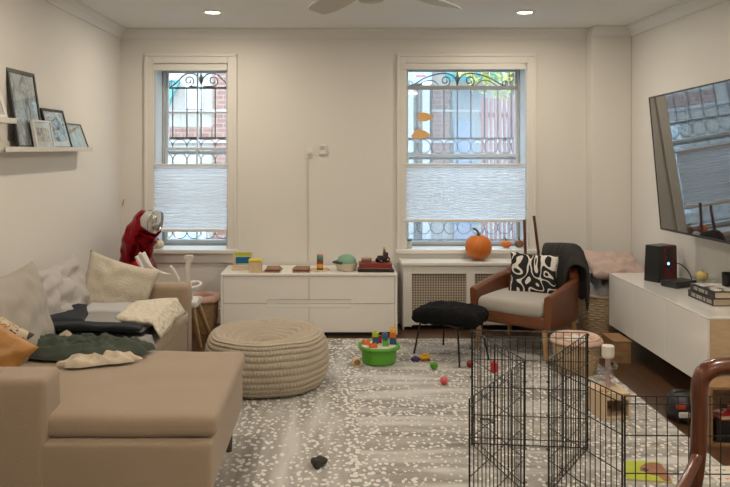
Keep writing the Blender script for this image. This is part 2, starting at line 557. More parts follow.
# wrought iron guards outside
def guard(W, label, pitch, ztop_bar, zmid_bar):
    x0, x1, z0, z1 = W
    Y = YB + WT + .12
    cx = (x0 + x1) / 2; w = (x1 - x0)
    root = thing('window_guard', label, 'window guard', (cx, Y, z0 - .05))
    o = z0 - .05
    r = .007
    hw = w / 2 + .08
    bm = new()
    for z in (ztop_bar, zmid_bar, z0 + .02):
        box(bm, -hw, hw, -.008, .008, z - o - .009, z - o + .009)
    for s in (-1, 1): box(bm, s * hw - .01, s * hw + .01, -.01, .01, z0 - .03 - o, z1 + .1 - o)
    box(bm, -hw, hw, -.008, .008, z0 - o - .04, z0 - o - .02)
    obj('frame', bm, M_iron, root)
    k = int(hw / pitch)
    for i in range(-k, k + 1):
        x = i * pitch
        obj('bar', tube(new(), [(x, 0, zmid_bar - o), (x, 0, ztop_bar - o)], r, 6), M_iron, root)
    for s in (-1, 1):
        for z in (z0 + .1 - o, ztop_bar - o - .05): obj('wall_bracket', tube(new(), [(s * (hw - .02), 0, z), (s * (hw - .02), -.122, z)], .008, 6), M_iron, root)
    # central post and bulb
    obj('centre_post', lathe(new(), [(.006, ztop_bar - o), (.008, ztop_bar - o + .04), (.02, ztop_bar - o + .07), (.02, ztop_bar - o + .10), (.008, ztop_bar - o + .13), (.006, ztop_bar - o + .36)], 10), M_iron, root)
    H = .20
    zt = ztop_bar - o
    for s in (-1, 1):
        # big arch from the post sweeping out and down to the bar
        pts = bez((0, 0, zt + .03), (s * .02, 0, zt + .165), (s * .14, 0, zt + .165), (s * w * .30, 0, zt + .09), 14) + bez((s * w * .30, 0, zt + .09), (s * w * .36, 0, zt + .05), (s * w * .40, 0, zt + .02), (s * w * .46, 0, zt + .01), 8)[1:]
        obj('scroll', tube(new(), pts, .007, 6), M_iron, root)
        sp = []
        for i in range(30):
            t = i / 29; a = -PI / 2 + s * t * 3.4 * PI / 1.3; rr = .052 * (1 - t * .75)
            sp.append((s * .115 + rr * math.cos(a) * s * 1, 0, zt + .068 + rr * math.sin(a)))
        obj('scroll', tube(new(), [(s * .02, 0, zt + .012)] + sp, .006, 6), M_iron, root)
        sp = []
        for i in range(26):
            t = i / 25; a = -PI / 2 + t * 3.0 * PI; rr = .034 * (1 - t * .75)
            sp.append((s * (w * .42) + rr * math.cos(a) * s, 0, zt + .042 + rr * math.sin(a)))
        obj('scroll', tube(new(), sp, .005, 6), M_iron, root)
        if w > .9:
            obj('scroll', tube(new(), bez((s * w * .16, 0, zt + .01), (s * w * .2, 0, zt + .09), (s * w * .26, 0, zt + .10), (s * w * .36, 0, zt + .012), 10), .005, 6), M_iron, root)
    # rows of rings between the lower bars
    rr = pitch * .5
    nrow = int((zmid_bar - z0 - .03) / (2 * rr))
    for j in range(nrow):
        zc = zmid_bar - o - .012 - rr - j * 2 * rr
        for i in range(-k - 1, k + 1):
            xc = (i + .5) * pitch
            if abs(xc) > hw: continue
            pts = [(xc + rr * math.cos(2 * PI * q / 18), 0, zc + rr * math.sin(2 * PI * q / 18)) for q in range(18)]
            obj('ring', tube(new(), pts, .0045, 5, closed=True), M_iron, root)
    return root
GY = YB + WT + .12
guard(W1, 'black wrought iron guard with scrolls outside the narrow left window', .135, at(0, 88, GY)[1], at(0, 138, GY)[1])
guard(W2, 'black wrought iron guard with scrolls outside the wide right window', .128, at(0, 88, GY)[1], at(0, 138.5, GY)[1])

# ---------------------------------------------------------------- the street outside
M_cream = mat('cream_render', (0.30, 0.275, 0.235), 0.85, vary=0.05)
def brick_mat(name, c1, c2, mortar):
    m = mat(name, c1, 0.85); n, l = nodes(m); p = n['Principled BSDF']; mp = n['Mapping']
    mp.inputs['Rotation'].default_value = (PI / 2, 0, 0)
    br = n.new('ShaderNodeTexBrick'); br.inputs['Scale'].default_value = 1
    br.inputs['Brick Width'].default_value = .24; br.inputs['Row Height'].default_value = .08; br.inputs['Mortar Size'].default_value = .008
    br.inputs['Color1'].default_value = (*c1, 1); br.inputs['Color2'].default_value = (*c2, 1); br.inputs['Mortar'].default_value = (*mortar, 1)
    l.new(mp.outputs[0], br.inputs['Vector']); l.new(br.outputs['Color'], p.inputs['Base Color'])
    return m
M_brick = brick_mat('pink_brick', (0.17, 0.075, 0.055), (0.21, 0.105, 0.08), (0.24, 0.20, 0.17))
M_teal = mat('teal_awning', (0.04, 0.17, 0.17), 0.7, vary=0.1)
M_dkglass = mat('far_window_glass', (0.30, 0.36, 0.36), 0.15)
M_pale = mat('pale_blue_paint', (0.15, 0.18, 0.22), 0.4, vary=.04)
struct(obj('street_ground', B(-12, 14, YB + WT, 30, -.55, -.35), mat('pavement', (0.16, 0.17, 0.19), 0.9, vary=.1)))
FY = 13.0
def fx(px): return at(px, 0, FY)[0]
def fz(py): return at(0, py, FY)[1]
bld = thing('building', 'cream and brick building across the street with teal awnings', 'building', (0, FY, -.35))
ob = -.35
def bp(name, x0, x1, z0, z1, m, d0=0.0, d1=.1, parent=bld):
    return obj(name, B(x0, x1, -d0, d1, z0 - ob, z1 - ob), m, parent)
bp('facade', -9, 11, -.35, 7.5, M_cream, 0, 3)
for i, (a, b) in enumerate(((-8.5, -6.4), (-6.0, -3.7), (fx(166), fx(212)), (-1.55, .2), (.55, fx(430)), (fx(432), fx(448)), (3.4, 5.2), (5.6, 8.0))):
    bp('brick_band', a, b, fz(139), fz(127) + .0, M_brick, .03, .01)
bp('brick_pier', fx(213), fx(227), -.35, 7.4, M_brick, .05, .01)
bp('brick_pier', fx(432), fx(449), 1.1, fz(90), M_brick, .06, .01)
M_ostone = mat('pale_stone', (.34, .325, .30), .8, vary=.04)
bp('string_course', -9, 11, fz(112), fz(110), M_ostone, .08, .01)
bp('string_course', -9, 11, fz(143), fz(140), M_ostone, .08, .01)
for (a, b, c, d) in ((fx(186), fx(203), fz(109), fz(84)), (-.9, .1, 2.1, 3.3), (-4.6, -3.5, 2.1, 3.3), (4.0, 5.0, 2.1, 3.3), (fx(176), fx(206), -.2, 1.2), (-.9, 0, -.1, 1.4), (6.2, 7.4, 2.1, 3.3)):
    w = bp('window', a, b, c, d, M_sashw, .05, .01)
    obj('pane', B(a + .07, b - .07, -.06, -.04, c - ob + .07, d - ob - .07), M_dkglass, w)
def awning(x0, x1, z0, z1):
    bm = new(); D = .8
    v = [bm.verts.new(p) for p in ((x0, 0, z1 - ob), (x1, 0, z1 - ob), (x0, -D, z0 - ob + .1), (x1, -D, z0 - ob + .1), (x0, -D, z0 - ob - .02), (x1, -D, z0 - ob - .02), (x0, 0, z1 - ob - .06), (x1, 0, z1 - ob - .06))]
    for f in ((0, 1, 3, 2), (2, 3, 5, 4), (0, 2, 4, 6), (1, 7, 5, 3), (4, 5, 7, 6), (0, 6, 7, 1)): bm.faces.new([v[i] for i in f])
    obj('awning', bm, M_teal, bld)
awning(fx(158), fx(180), fz(108), fz(80))
awning(fx(440), fx(500), fz(84), fz(58))
awning(-1.2, .3, 3.0, 3.6)
# sidings and steps of the entrance seen between the bars
bp('entrance_siding', fx(452), fx(484), .3, fz(88), mat('pale_siding', (0.18, 0.195, 0.19), .7, vary=.05), .07, .01)
bp('garage_door', fx(453), fx(474), -.35, fz(121), M_pale, .10, .01)
bp('sign_panel', fx(404), fx(431), fz(84), fz(62), mat('pale_sign', (.27, .34, .39), .5, vary=.02), .12, .01)
bp('sign_stroke', fx(415), fx(425), fz(77.2), fz(76), mat('red_paint', (.6, .04, .06), .5, vary=.05), .13, .0)
bp('white_column', fx(405), fx(412), -.35, fz(84), M_ostone, .25, .01)
bp('white_column', fx(421), fx(429), -.35, fz(84), M_ostone, .25, .01)

# street fence, tree
fence = thing('picket_fence', 'reddish picket fence beyond the iron guard at the right', 'fence', ((498 - 336) / F * 9.9, 9.9, -.35))
for i in range(8):
    obj('picket', B(-.22 + i * .058, -.19 + i * .058, -.015, .015, 0, 2.55), mat('red_picket', (.19, .085, .08), .8, vary=.1), fence)
obj('rail', B(-.24, .26, .015, .04, 1.4, 1.46), MATS['red_picket'], fence); obj('rail', B(-.24, .26, .015, .04, 2.3, 2.36), MATS['red_picket'], fence)
tree = thing('street_tree', 'yellow leaved street tree outside the wide window', 'tree', (2.62, 11.0, -.35))
obj('trunk', tube(new(), [(0, 0, 0), (.03, 0, 1.5), (-.05, .05, 3.0), (0, 0, 4.2)], [.09, .075, .06, .03], 8), mat('bark', (.12, .09, .06), .9, vary=.2), tree)
random.seed(5)
bm = new()
for i in range(1300):
    while True:
        p = Vector([random.uniform(-1, 1) for _ in range(3)])
        if p.length < 1: break
    c = Vector((p.x * 1.0 - .05, p.y * .85, 3.45 + p.z * .9))
    A = Matrix.Rotation(random.uniform(0, 6.3), 4, Vector([random.uniform(-1, 1) for _ in range(3)]).normalized())
    s = random.uniform(.05, .09)
    bm.faces.new([bm.verts.new(c + A @ Vector(q) * s) for q in ((-1, 0, 0), (0, -.5, .1), (1, 0, 0), (0, .5, .1))])
obj('foliage', bm, ramp_mat('autumn_leaves', [(0, (.36, .34, .05)), (.45, (.42, .40, .12)), (.6, (.18, .26, .08))], 4, .7), tree)

# ---------------------------------------------------------------- ceiling things
for i, (x, y) in enumerate(LAMPS):
    lab = {0: 'round recessed ceiling light glowing above the wide window', 1: 'round recessed ceiling light above the narrow left window'}.get(i)
    t = thing('recessed_light', lab or 'round recessed ceiling light behind or above the view', 'ceiling light', (x, y, CEIL - .004), 0, 'recessed ceiling lights')
    obj('trim_ring', lathe(new(), [(.055, 0), (.058, -.006), (.078, -.006), (.082, 0), (.082, .004), (.055, .004)], 28), mat('light_trim', (.85, .84, .8), .5), t)
    obj('lens', lathe(new(), [(0, -.002), (.055, -.002), (.055, .003), (0, .003)], 28), mat('light_lens', (1, 1, 1), .5, emit=(1, .93, .8), estr=12), t)
M_fan = mat('fan_white', (.50, .48, .43), .5, vary=.03)
fan = thing('ceiling_fan', 'off white ceiling fan at the top edge of the room', 'ceiling fan', (.173, 3.76, 2.27))
obj('downrod', tube(new(), [(0, 0, .16), (0, 0, .35)], .012, 10), M_fan, fan)
obj('canopy', lathe(new(), [(.02, .28), (.06, .31), (.065, .348), (0, .348)], 24), M_fan, fan)
obj('motor_housing', lathe(new(), [(0, 0), (.055, .003), (.075, .02), (.085, .05), (.095, .08), (.09, .14), (.05, .17), (0, .175)], 32), M_fan, fan, smooth=True)
for i in range(5):
    a = math.radians(110 - 60 if i == 0 else (112 if i == 1 else 112 + (i - 1) * 74.5))
    bm = new(); n = 10
    R = []
    for j in range(n + 1):
        t = j / n; rr = .12 + t * .66
        w = .045 + .035 * math.sin(min(1, t * 1.2) * PI * .6) - (.03 * max(0, t - .85) / .15)
        z = .085 + .012 * (1 - t)
        R.append([bm.verts.new((rr, s * w, z + s * .012 + q)) for s in (-1, 1) for q in (-.004, .004)])
    for j in range(n):
        A, C = R[j], R[j + 1]
        for q in ((0, 1), (1, 3), (3, 2), (2, 0)): bm.faces.new((A[q[0]], A[q[1]], C[q[1]], C[q[0]]))
    bm.faces.new([R[0][k] for k in (0, 1, 3, 2)]); bm.faces.new([R[-1][k] for k in (0, 2, 3, 1)])
    obj('blade', bm, M_fan, fan, rot=(0, 0, a))

# ---------------------------------------------------------------- rug
def rug_mat():
    m = mat('antelope_rug', (.35, .32, .28), .95)
    n, l = nodes(m); p = n['Principled BSDF']; tc = n['Texture Coordinate']
    def math_(op, a, b=None, c=None):
        q = n.new('ShaderNodeMath'); q.operation = op
        for i, v in enumerate((a, b, c)):
            if v is None: continue
            if isinstance(v, (int, float)): q.inputs[i].default_value = v
            else: l.new(v, q.inputs[i])
        return q.outputs[0]
    def noise_(scale, st, detail=3, dist=0):
        mp = n.new('ShaderNodeMapping'); mp.inputs['Scale'].default_value = st
        l.new(tc.outputs['Object'], mp.inputs[0])
        t = n.new('ShaderNodeTexNoise'); t.inputs['Scale'].default_value = scale; t.inputs['Detail'].default_value = detail; t.inputs['Distortion'].default_value = dist
        l.new(mp.outputs[0], t.inputs['Vector']); return t.outputs['Fac']
    sep = n.new('ShaderNodeSeparateXYZ'); l.new(tc.outputs['Object'], sep.inputs[0])
    X, Y = sep.outputs['X'], sep.outputs['Y']
    # two hides' grain directions
    horiz = noise_(1.0, (1.2, 9, 1), 4, .3)
    vert = noise_(1.0, (7, .9, 1), 4, .3)
    msk = math_('GREATER_THAN', X, .12)
    st = n.new('ShaderNodeMix'); st.data_type = 'FLOAT'
    l.new(msk, st.inputs['Factor']); l.new(vert, st.inputs['A']); l.new(horiz, st.inputs['B'])
    streak = st.outputs['Result']
    cr = n.new('ShaderNodeValToRGB'); e = cr.color_ramp.elements
    e[0].position = .36; e[0].color = (.25, .235, .21, 1); e[1].position = .64; e[1].color = (.56, .55, .52, 1)
    e2 = e.new(.5); e2.color = (.38, .36, .33, 1)
    l.new(streak, cr.inputs[0])
    # spots
    mp = n.new('ShaderNodeMapping'); mp.inputs['Scale'].default_value = (1, .75, 1); l.new(tc.outputs['Object'], mp.inputs[0])
    wn_ = n.new('ShaderNodeTexNoise'); wn_.inputs['Scale'].default_value = 14; l.new(mp.outputs[0], wn_.inputs['Vector'])
    ad = n.new('ShaderNodeVectorMath'); ad.operation = 'MULTIPLY_ADD'; ad.inputs[1].default_value = (.05, .05, 0)
    l.new(wn_.outputs['Color'], ad.inputs[0]); l.new(mp.outputs[0], ad.inputs[2])
    vo = n.new('ShaderNodeTexVoronoi'); vo.inputs['Scale'].default_value = 36; l.new(ad.outputs[0], vo.inputs['Vector'])
    band = noise_(1.3, (1, 1, 1), 2)
    # spots fade in the pale streaks
    bx = math_('ABSOLUTE', math_('SUBTRACT', X, .17))
    strip_ = math_('MULTIPLY', math_('LESS_THAN', bx, .11), .07)
    left_ = math_('MULTIPLY', math_('LESS_THAN', X, .12), .065)
    th = math_('ADD', math_('MULTIPLY_ADD', streak, -.62, .590), math_('ADD', strip_, left_))
    th = math_('MULTIPLY_ADD', band, .16, math_('SUBTRACT', th, .06))
    sp = math_('LESS_THAN', vo.outputs['Distance'], th)
    mx = n.new('ShaderNodeMix'); mx.data_type = 'RGBA'
    l.new(math_('MULTIPLY', sp, .85), mx.inputs['Factor']); l.new(cr.outputs[0], mx.inputs['A']); mx.inputs['B'].default_value = (.78, .76, .72, 1)
    l.new(mx.outputs['Result'], p.inputs['Base Color'])
    nb = noise_(150, (1, 1, 1), 2)
    bp_ = n.new('ShaderNodeBump'); bp_.inputs['Strength'].default_value = .3; bp_.inputs['Distance'].default_value = .01
    l.new(nb, bp_.inputs['Height']); l.new(bp_.outputs[0], p.inputs['Normal'])
    return m
tag(obj('rug', B(-.85, 1.88, 1.2, 6.15, .0005, .009), rug_mat(), bevel=.003), 'grey and white antelope spotted rug covering the dark wood floor', 'rug')

# ---------------------------------------------------------------- drawer cabinet under the wall between the windows
DX0, DX1, DY0, DY1, DZ = -.95, .505, 6.25, 6.70, .517
cab = thing('drawer_cabinet', 'long low white drawer cabinet with four drawer fronts between the windows', 'cabinet', ((DX0 + DX1) / 2, DY0, 0))
cw = (DX1 - DX0) / 2
bm = new()
box(bm, -cw, -cw + .02, 0, .45, .012, DZ - .02); box(bm, cw - .02, cw, 0, .45, .012, DZ - .02); box(bm, -cw + .02, cw - .02, .02, .45, .03, DZ - .02)
obj('body', bm, M_white, cab, bevel=.002)
obj('top', B(-cw, cw, -.004, .45, DZ - .02, DZ), M_white, cab, bevel=.003)
obj('plinth', B(-cw + .02, cw - .02, .03, .05, 0, .03), M_black, cab)
zs = .269
for s in (-1, 1):
    xa, xb = (-cw + .023, -.0015) if s < 0 else (.0015, cw - .023)
    # upper front: its lower edge rises near the centre to leave a finger slot
    xs = .345
    bm = new()
    pts = [(xa, zs + .002), (-xs, zs + .002), (-xs, zs + .035), (xb, zs + .035), (xb, DZ - .024), (xa, DZ - .024)] if s < 0 else [(xb, zs + .002), (xs, zs + .002), (xs, zs + .035), (xa, zs + .035), (xa, DZ - .024), (xb, DZ - .024)]
    f = bm.faces.new([bm.verts.new((x, .002, z)) for x, z in pts])
    r = bmesh.ops.extrude_face_region(bm, geom=[f])
    for v in r['geom']:
        if isinstance(v, bmesh.types.BMVert): v.co.y += .018
    obj('drawer', bm, M_white, cab, bevel=.0015)
    bm = new()
    pts = [(xa, zs - .002), (-xs, zs - .002), (-xs, zs - .035), (xb, zs - .035), (xb, .034), (xa, .034)] if s < 0 else [(xb, zs - .002), (xs, zs - .002), (xs, zs - .035), (xa, zs - .035), (xa, .034), (xb, .034)]
    f = bm.faces.new([bm.verts.new((x, .002, z)) for x, z in pts])
    r = bmesh.ops.extrude_face_region(bm, geom=[f])
    for v in r['geom']:
        if isinstance(v, bmesh.types.BMVert): v.co.y += .018
    obj('drawer', bm, M_white, cab, bevel=.0015)
for za, zb_ in ((.001, .033), (-.033, -.001)): obj('finger_slot', B(-.345, .345, .007, .02, zs + za, zs + zb_), M_white, cab, bevel=.002)
TOPZ = DZ

# things on the cabinet
Y = 6.42
def cx(px, y=Y): return at(px, 0, y)[0]
M_lw = wood('toy_wood', (.62, .46, .28), (.70, .54, .34), .5, (4, 4, 4))
t = thing('sensory_block', 'open wooden toy block frame with lime and blue panes on the cabinet', 'toy block', (cx(241.5), 6.50, TOPZ))
hw = .068
obj('frame', box(box(box(box(new(), -hw - .012, -hw, 0, .04, 0, .145), hw, hw + .012, 0, .04, .0, .145), -hw, hw, 0, .04, 0, .012), -hw, hw, 0, .04, .133, .145), M_lw, t, bevel=.002)
obj('lime_pane', B(-hw, hw, .006, .034, .105, .133), mat('lime', (.50, .62, .06), .3, vary=.05), t)
obj('blue_pane', B(-hw + .01, hw, .006, .034, .045, .098), mat('toy_blue', (.01, .13, .28), .3, vary=.05), t)
obj('base_board', B(-hw - .02, hw + .02, -.08, .05, 0, .014), M_lw, t, bevel=.002)
t = thing('toy_block', 'small square wooden toy block with yellow top beside the lime pane', 'toy block', (cx(255.5, 6.33), 6.33, TOPZ))
obj('body', B(-.052, .052, -.05, .05, 0, .092), M_lw, t, bevel=.004)
obj('yellow_top', B(-.055, .055, -.052, .052, .092, .108), mat('toy_yellow', (.72, .58, .02), .35, vary=.04), t, bevel=.004)
def puzzle(px0, px1, label, seed):
    x0, x1 = cx(px0, 6.4), cx(px1, 6.4)
    t = thing('flat_puzzle', label, 'puzzle', ((x0 + x1) / 2, 6.4, TOPZ))
    w = (x1 - x0) / 2
    for i in range(3):
        obj('board', B(-w + i * .008, w - i * .004, -.11 + i * .01, .11, i * .009, i * .009 + .0075, M=Matrix.Rotation(.08 * (i - 1) * (1 if seed % 2 else -1), 4, 'Z')),
            mat('puzzle_%d' % i, [(.42, .30, .19), (.13, .055, .04), (.30, .15, .09)][i], .6, vary=.3, vscale=14), t)
puzzle(265, 281, 'stack of flat brownish wooden puzzles just right of the yellow block', 1)
puzzle(292.5, 310, 'stack of flat reddish wooden puzzles left of the stacking tower', 2)
t = thing('round_tray', 'round pale wooden tray under the stacking tower', 'tray', (cx(320, 6.42), 6.42, TOPZ))
obj('tray_base', lathe(new(), [(0, 0), (.082, 0), (.086, .008), (.08, .010), (.078, .006), (0, .006)], 32), M_lw, t, smooth=False)
t = thing('stacking_tower', 'little tower of stacked coloured rings on the round tray', 'toy', (cx(320, 6.42), 6.42, TOPZ + .006))
zz = 0
for i, (c, h) in enumerate((((.05, .04, .04), .014), ((.62, .33, .03), .017), ((.75, .42, .03), .016), ((.5, .04, .02), .018), ((.12, .03, .10), .014), ((.05, .16, .12), .018), ((.09, .27, .18), .020), ((.6, .28, .12), .012))):
    obj('ring', lathe(new(), [(0, 0), (.026, 0), (.028, .003), (.028, h - .003), (.026, h), (0, h)], 20), mat('ring_colour_%d' % i, c, .4, vary=.05), t, loc=(0, 0, zz)); zz += h
t = thing('cream_bowl', 'cream bowl holding a mint green cap', 'bowl', (cx(346.5, 6.42), 6.42, TOPZ))
obj('bowl_wall', lathe(new(), [(0, 0), (.070, 0), (.080, .006), (.096, .062), (.100, .066), (.092, .066), (.076, .012), (0, .010)], 32), mat('cream_ceramic', (.66, .58, .46), .4, vary=.03), t, smooth=True)
M_mint = mat('mint_fabric', (.22, .40, .29), .9, bump=.3, bscale=200, vary=.08)
t = thing('mint_cap', 'mint green child cap lying in the cream bowl', 'cap', (cx(346.5, 6.42), 6.42, TOPZ + .045))
obj('crown', lathe(new(), [(.076, .0), (.082, .02), (.080, .045), (.066, .070), (.035, .086), (0, .09)], 28, fn=lambda r, z, a, j: (r * (1 + .04 * math.sin(3 * a + j)), z)), M_mint, t, smooth=True)
bm = new(); R = []
for i in range(13):
    a = PI * .62 + i / 12 * PI * .76
    R.append([bm.verts.new((math.cos(a) * r, math.sin(a) * r, z)) for r, z in ((.078, .036), (.12, .026), (.12, .021), (.078, .030))])
for i in range(12):
    for q in range(4): bm.faces.new((R[i][q], R[i][(q + 1) % 4], R[i + 1][(q + 1) % 4], R[i + 1][q]))
obj('brim', bm, mat('dark_green_fabric', (.03, .07, .05), .9, vary=.1), t, smooth=True)
t = thing('toy_piano', 'dark red toy box with black base at the right end of the cabinet', 'toy', (cx(375.5, 6.4), 6.40, TOPZ))
obj('base', B(-.150, .150, -.09, .09, 0, .022), mat('black_lacquer', (.015, .012, .012), .3, vary=.1), t, bevel=.003)
obj('body', B(-.138, .135, -.07, .085, .022, .070), mat('dark_red', (.22, .030, .022), .4, vary=.1), t, bevel=.004)
bm = new()
for i in range(14): box(bm, -.125 + i * .018, -.119 + i * .018, -.073, -.069, .026, .032)
obj('dotted_strip', bm, mat('cream_dots', (.6, .5, .4), .5), t)
t = thing('small_tin', 'small round pinkish tin on top of the red toy box', 'tin', (cx(366.5, 6.42), 6.42, TOPZ + .070))
obj('tin_body', lathe(new(), [(0, 0), (.042, 0), (.044, .003), (.044, .022), (0, .022)], 24), mat('tin_brown', (.22, .11, .08), .4, vary=.1), t)
obj('lid', lathe(new(), [(0, .0225), (.046, .0225), (.046, .032), (.043, .035), (0, .035)], 24), mat('tin_lid', (.36, .22, .17), .35, vary=.1), t)
t = thing('toy_tractor', 'dark toy tractor parked on the red toy box', 'toy vehicle', (cx(383, 6.42), 6.42, TOPZ + .070), .5)
M_tr = mat('toy_dark_paint', (.05, .04, .045), .4, vary=.2)
obj('body', box(box(new(), -.055, .035, -.018, .018, .018, .040), -.05, -.005, -.016, .016, .040, .056), M_tr, t, bevel=.004)
obj('cab', B(.008, .042, -.018, .018, .040, .080), M_tr, t, bevel=.003)
for (x, y, r) in ((-.04, -.026, .017), (-.04, .026, .017), (.025, -.028, .024), (.025, .028, .024)):
    o = obj('wheel', lathe(new(), [(0, -.008), (r * .6, -.008), (r, -.006), (r, .006), (r * .6, .008), (0, .008)], 20), M_black, t, loc=(x, y, r), rot=(PI / 2, 0, 0))
    obj('hub', lathe(new(), [(0, -.009), (r * .4, -.009), (r * .4, .009), (0, .009)], 14), mat('toy_hub', (.55, .40, .25), .5), o)
t = thing('toy_figure', 'tiny wooden toy figure riding the tractor', 'toy figure', (cx(384.5, 6.42), 6.44, TOPZ + .151))
obj('torso', lathe(new(), [(0, 0), (.012, 0), (.010, .02), (.005, .026), (0, .026)], 14), mat('toy_olive', (.18, .15, .05), .6), t, smooth=True)
obj('head', lathe(new(), [(0, .022), (.008, .025), (.0115, .034), (.008, .043), (0, .046)], 14), M_lw, t, smooth=True)

# wall socket, charger with its cord, small hook
t = thing('wall_socket', 'small white wall plate with a plug and hanging cord', 'wall plate', (*at(308.5, 0, YB)[:1], YB - .001, at(0, 152, YB)[1]))
obj('plate', B(-.036, .036, -.006, 0, -.058, .058), M_wall, t, bevel=.002)
obj('plug', B(-.012, .014, -.03, -.006, -.02, .012), M_wall, t, bevel=.003)
x = at(307.5, 0, YB)[0]; z = at(0, 153, YB)[1]
tag(obj('power_cord', tube(new(), [(x, YB - .03, z), (x - .004, YB - .012, z - .08), (x, YB - .008, z - .3), (x + .003, YB - .008, z - .7), (x, YB - .008, .55)], .0035, 6), mat('cord_white', (.62, .60, .55), .5, vary=.03)), 'thin white cord hanging down the wall behind the cabinet', 'cord')
t = thing('thermostat', 'small white thermostat on the wall to the right of the hanging cord', 'thermostat', (at(322.5, 0, YB)[0], YB - .001, at(0, 149.5, YB)[1]))
obj('body', B(-.034, .034, -.022, 0, -.045, .045), M_wall, t, bevel=.004)
obj('screen', B(-.020, .020, -.0235, -.021, -.005, .03), mat('thermo_screen', (.45, .45, .40), .3), t)
t = thing('wall_hook', 'tiny brass hook on the wall left of the narrow window', 'hook', (at(121.5, 0, YB)[0] + .02, YB - .001, at(0, 203, YB)[1]))
obj('hook_body', tube(new(), [(0, 0, .03), (.003, -.02, .02), (0, -.028, -.005), (-.004, -.018, -.03)], [.004, .005, .005, .002], 8), mat('brass', (.35, .22, .08), .35, metal=.8), t)

# ---------------------------------------------------------------- radiator cover and window sill things
RX0, RX1, RY, RZ = .57, 1.72, 6.46, .578
def cane_mat():
    m = mat('perforated_metal', (.40, .34, .26), .5)
    n, l = nodes(m); p = n['Principled BSDF']; tc = n['Texture Coordinate']
    sep = n.new('ShaderNodeSeparateXYZ'); l.new(tc.outputs['Object'], sep.inputs[0])
    outs = []
    for ax in ('X', 'Z'):
        a = n.new('ShaderNodeMath'); a.operation = 'MULTIPLY'; a.inputs[1].default_value = 46; l.new(sep.outputs[ax], a.inputs[0])
        b = n.new('ShaderNodeMath'); b.operation = 'FRACT'; l.new(a.outputs[0], b.inputs[0])
        c = n.new('ShaderNodeMath'); c.operation = 'SUBTRACT'; c.inputs[1].default_value = .5; l.new(b.outputs[0], c.inputs[0])
        d = n.new('ShaderNodeMath'); d.operation = 'ABSOLUTE'; l.new(c.outputs[0], d.inputs[0]); outs.append(d.outputs[0])
    mxx = n.new('ShaderNodeMath'); mxx.operation = 'MAXIMUM'; l.new(outs[0], mxx.inputs[0]); l.new(outs[1], mxx.inputs[1])
    lt = n.new('ShaderNodeMath'); lt.operation = 'LESS_THAN'; lt.inputs[1].default_value = .30; l.new(mxx.outputs[0], lt.inputs[0])
    mx = n.new('ShaderNodeMix'); mx.data_type = 'RGBA'; mx.inputs['A'].default_value = (.44, .38, .30, 1); mx.inputs['B'].default_value = (.10, .075, .05, 1)
    l.new(lt.outputs[0], mx.inputs['Factor']); l.new(mx.outputs['Result'], p.inputs['Base Color'])
    return m
rad = thing('radiator_cover', 'cream radiator cover with perforated panels under the wide window', 'radiator cover', ((RX0 + RX1) / 2, RY, 0))
w = (RX1 - RX0) / 2
obj('top', B(-w - .015, w + .015, -.015, YB - RY - .031, RZ - .03, RZ), M_trim, rad, bevel=.006)
bm = new()
st = [(-w, -w + .075), (-.035, .035), (w - .075, w)]
for a, b in st: box(bm, a, b, 0, .02, .03 if a != -.035 else .1, RZ - .03)
box(bm, -w + .075, -.035, 0, .02, .48, RZ - .03); box(bm, .035, w - .075, 0, .02, .48, RZ - .03)
box(bm, -w + .075, -.035, 0, .02, .045, .13); box(bm, .035, w - .075, 0, .02, .045, .13)
obj('front_frame', bm, M_trim, rad, bevel=.003)
for s in (-1, 1): obj('side_panel', B(s * w - .012 if s > 0 else -w + .0, s * w if s > 0 else -w + .012, .02, YB - RY - .031, 0, RZ - .03), M_trim, rad)
obj('perforated_panel', B(-w + .07, -.03, .02, .026, .12, .49), cane_mat(), rad)
obj('perforated_panel', B(.03, w - .07, .02, .026, .12, .49), cane_mat(), rad)

def pumpkin(name, label, cat, loc, r, h, ribs, col, stemcol, depth=.07, rot=0, stem=.05):
    t = thing(name, label, cat, loc, rot)
    prof = []
    for i in range(25):
        a = -PI / 2 + PI * i / 24
        k = math.cos(a) ** .8 if math.cos(a) > 0 else 0
        z = h / 2 + h / 2 * math.sin(a) * (1 - .10 * math.cos(a) ** 0)
        if i < 3 or i > 21: z += (h * .03 if i < 3 else -h * .03) * (1 - k)
        prof.append((max(r * k, .001 if i in (0, 24) else .002), z))
    prof[0] = (0, prof[1][1] + h * .01); prof[-1] = (0, prof[-2][1] - h * .02)
    obj('flesh', lathe(new(), prof, ribs * 8, fn=lambda rr, z, a, j: (rr * (1 - depth + depth * abs(math.cos(a * ribs / 2)) ** .5), z)), col, t, smooth=True)
    pts = [(0, 0, h * .90), (.0, 0, h * .9 + stem * .4), (-stem * .25, 0, h * .9 + stem * .8), (-stem * .75, 0, h * .9 + stem)]
    obj('stem', tube(new(), pts, [stem * .28, stem * .17, stem * .14, stem * .16], 8), stemcol, t, smooth=True)
    return t
M_pump = mat('pumpkin_skin', (.62, .17, .018), .45, vary=.12, vscale=9, bump=.08, bscale=40)
M_pst = mat('pumpkin_stem', (.07, .09, .03), .8, vary=.2)
pumpkin('pumpkin', 'big orange pumpkin with dark stem on the radiator cover', 'pumpkin', (at(478.5, 0, 6.57)[0], 6.57, RZ), .115, .235, 12, M_pump, M_pst, .05, 0, .065)
SZ = .655
pumpkin('mini_pumpkin', 'small orange pumpkin on the sill of the wide window', 'pumpkin', (at(506, 0, 6.80)[0], 6.80, SZ), .048, .072, 9, M_pump, M_pst, .08, 0, .03)
pumpkin('brown_gourd', 'small brown gourd beside the little orange pumpkin on the sill', 'gourd', (at(519, 0, 6.80)[0], 6.80, SZ), .040, .080, 8, mat('gourd_brown', (.24, .11, .05), .6, vary=.2), M_pst, .08, 1, .03)
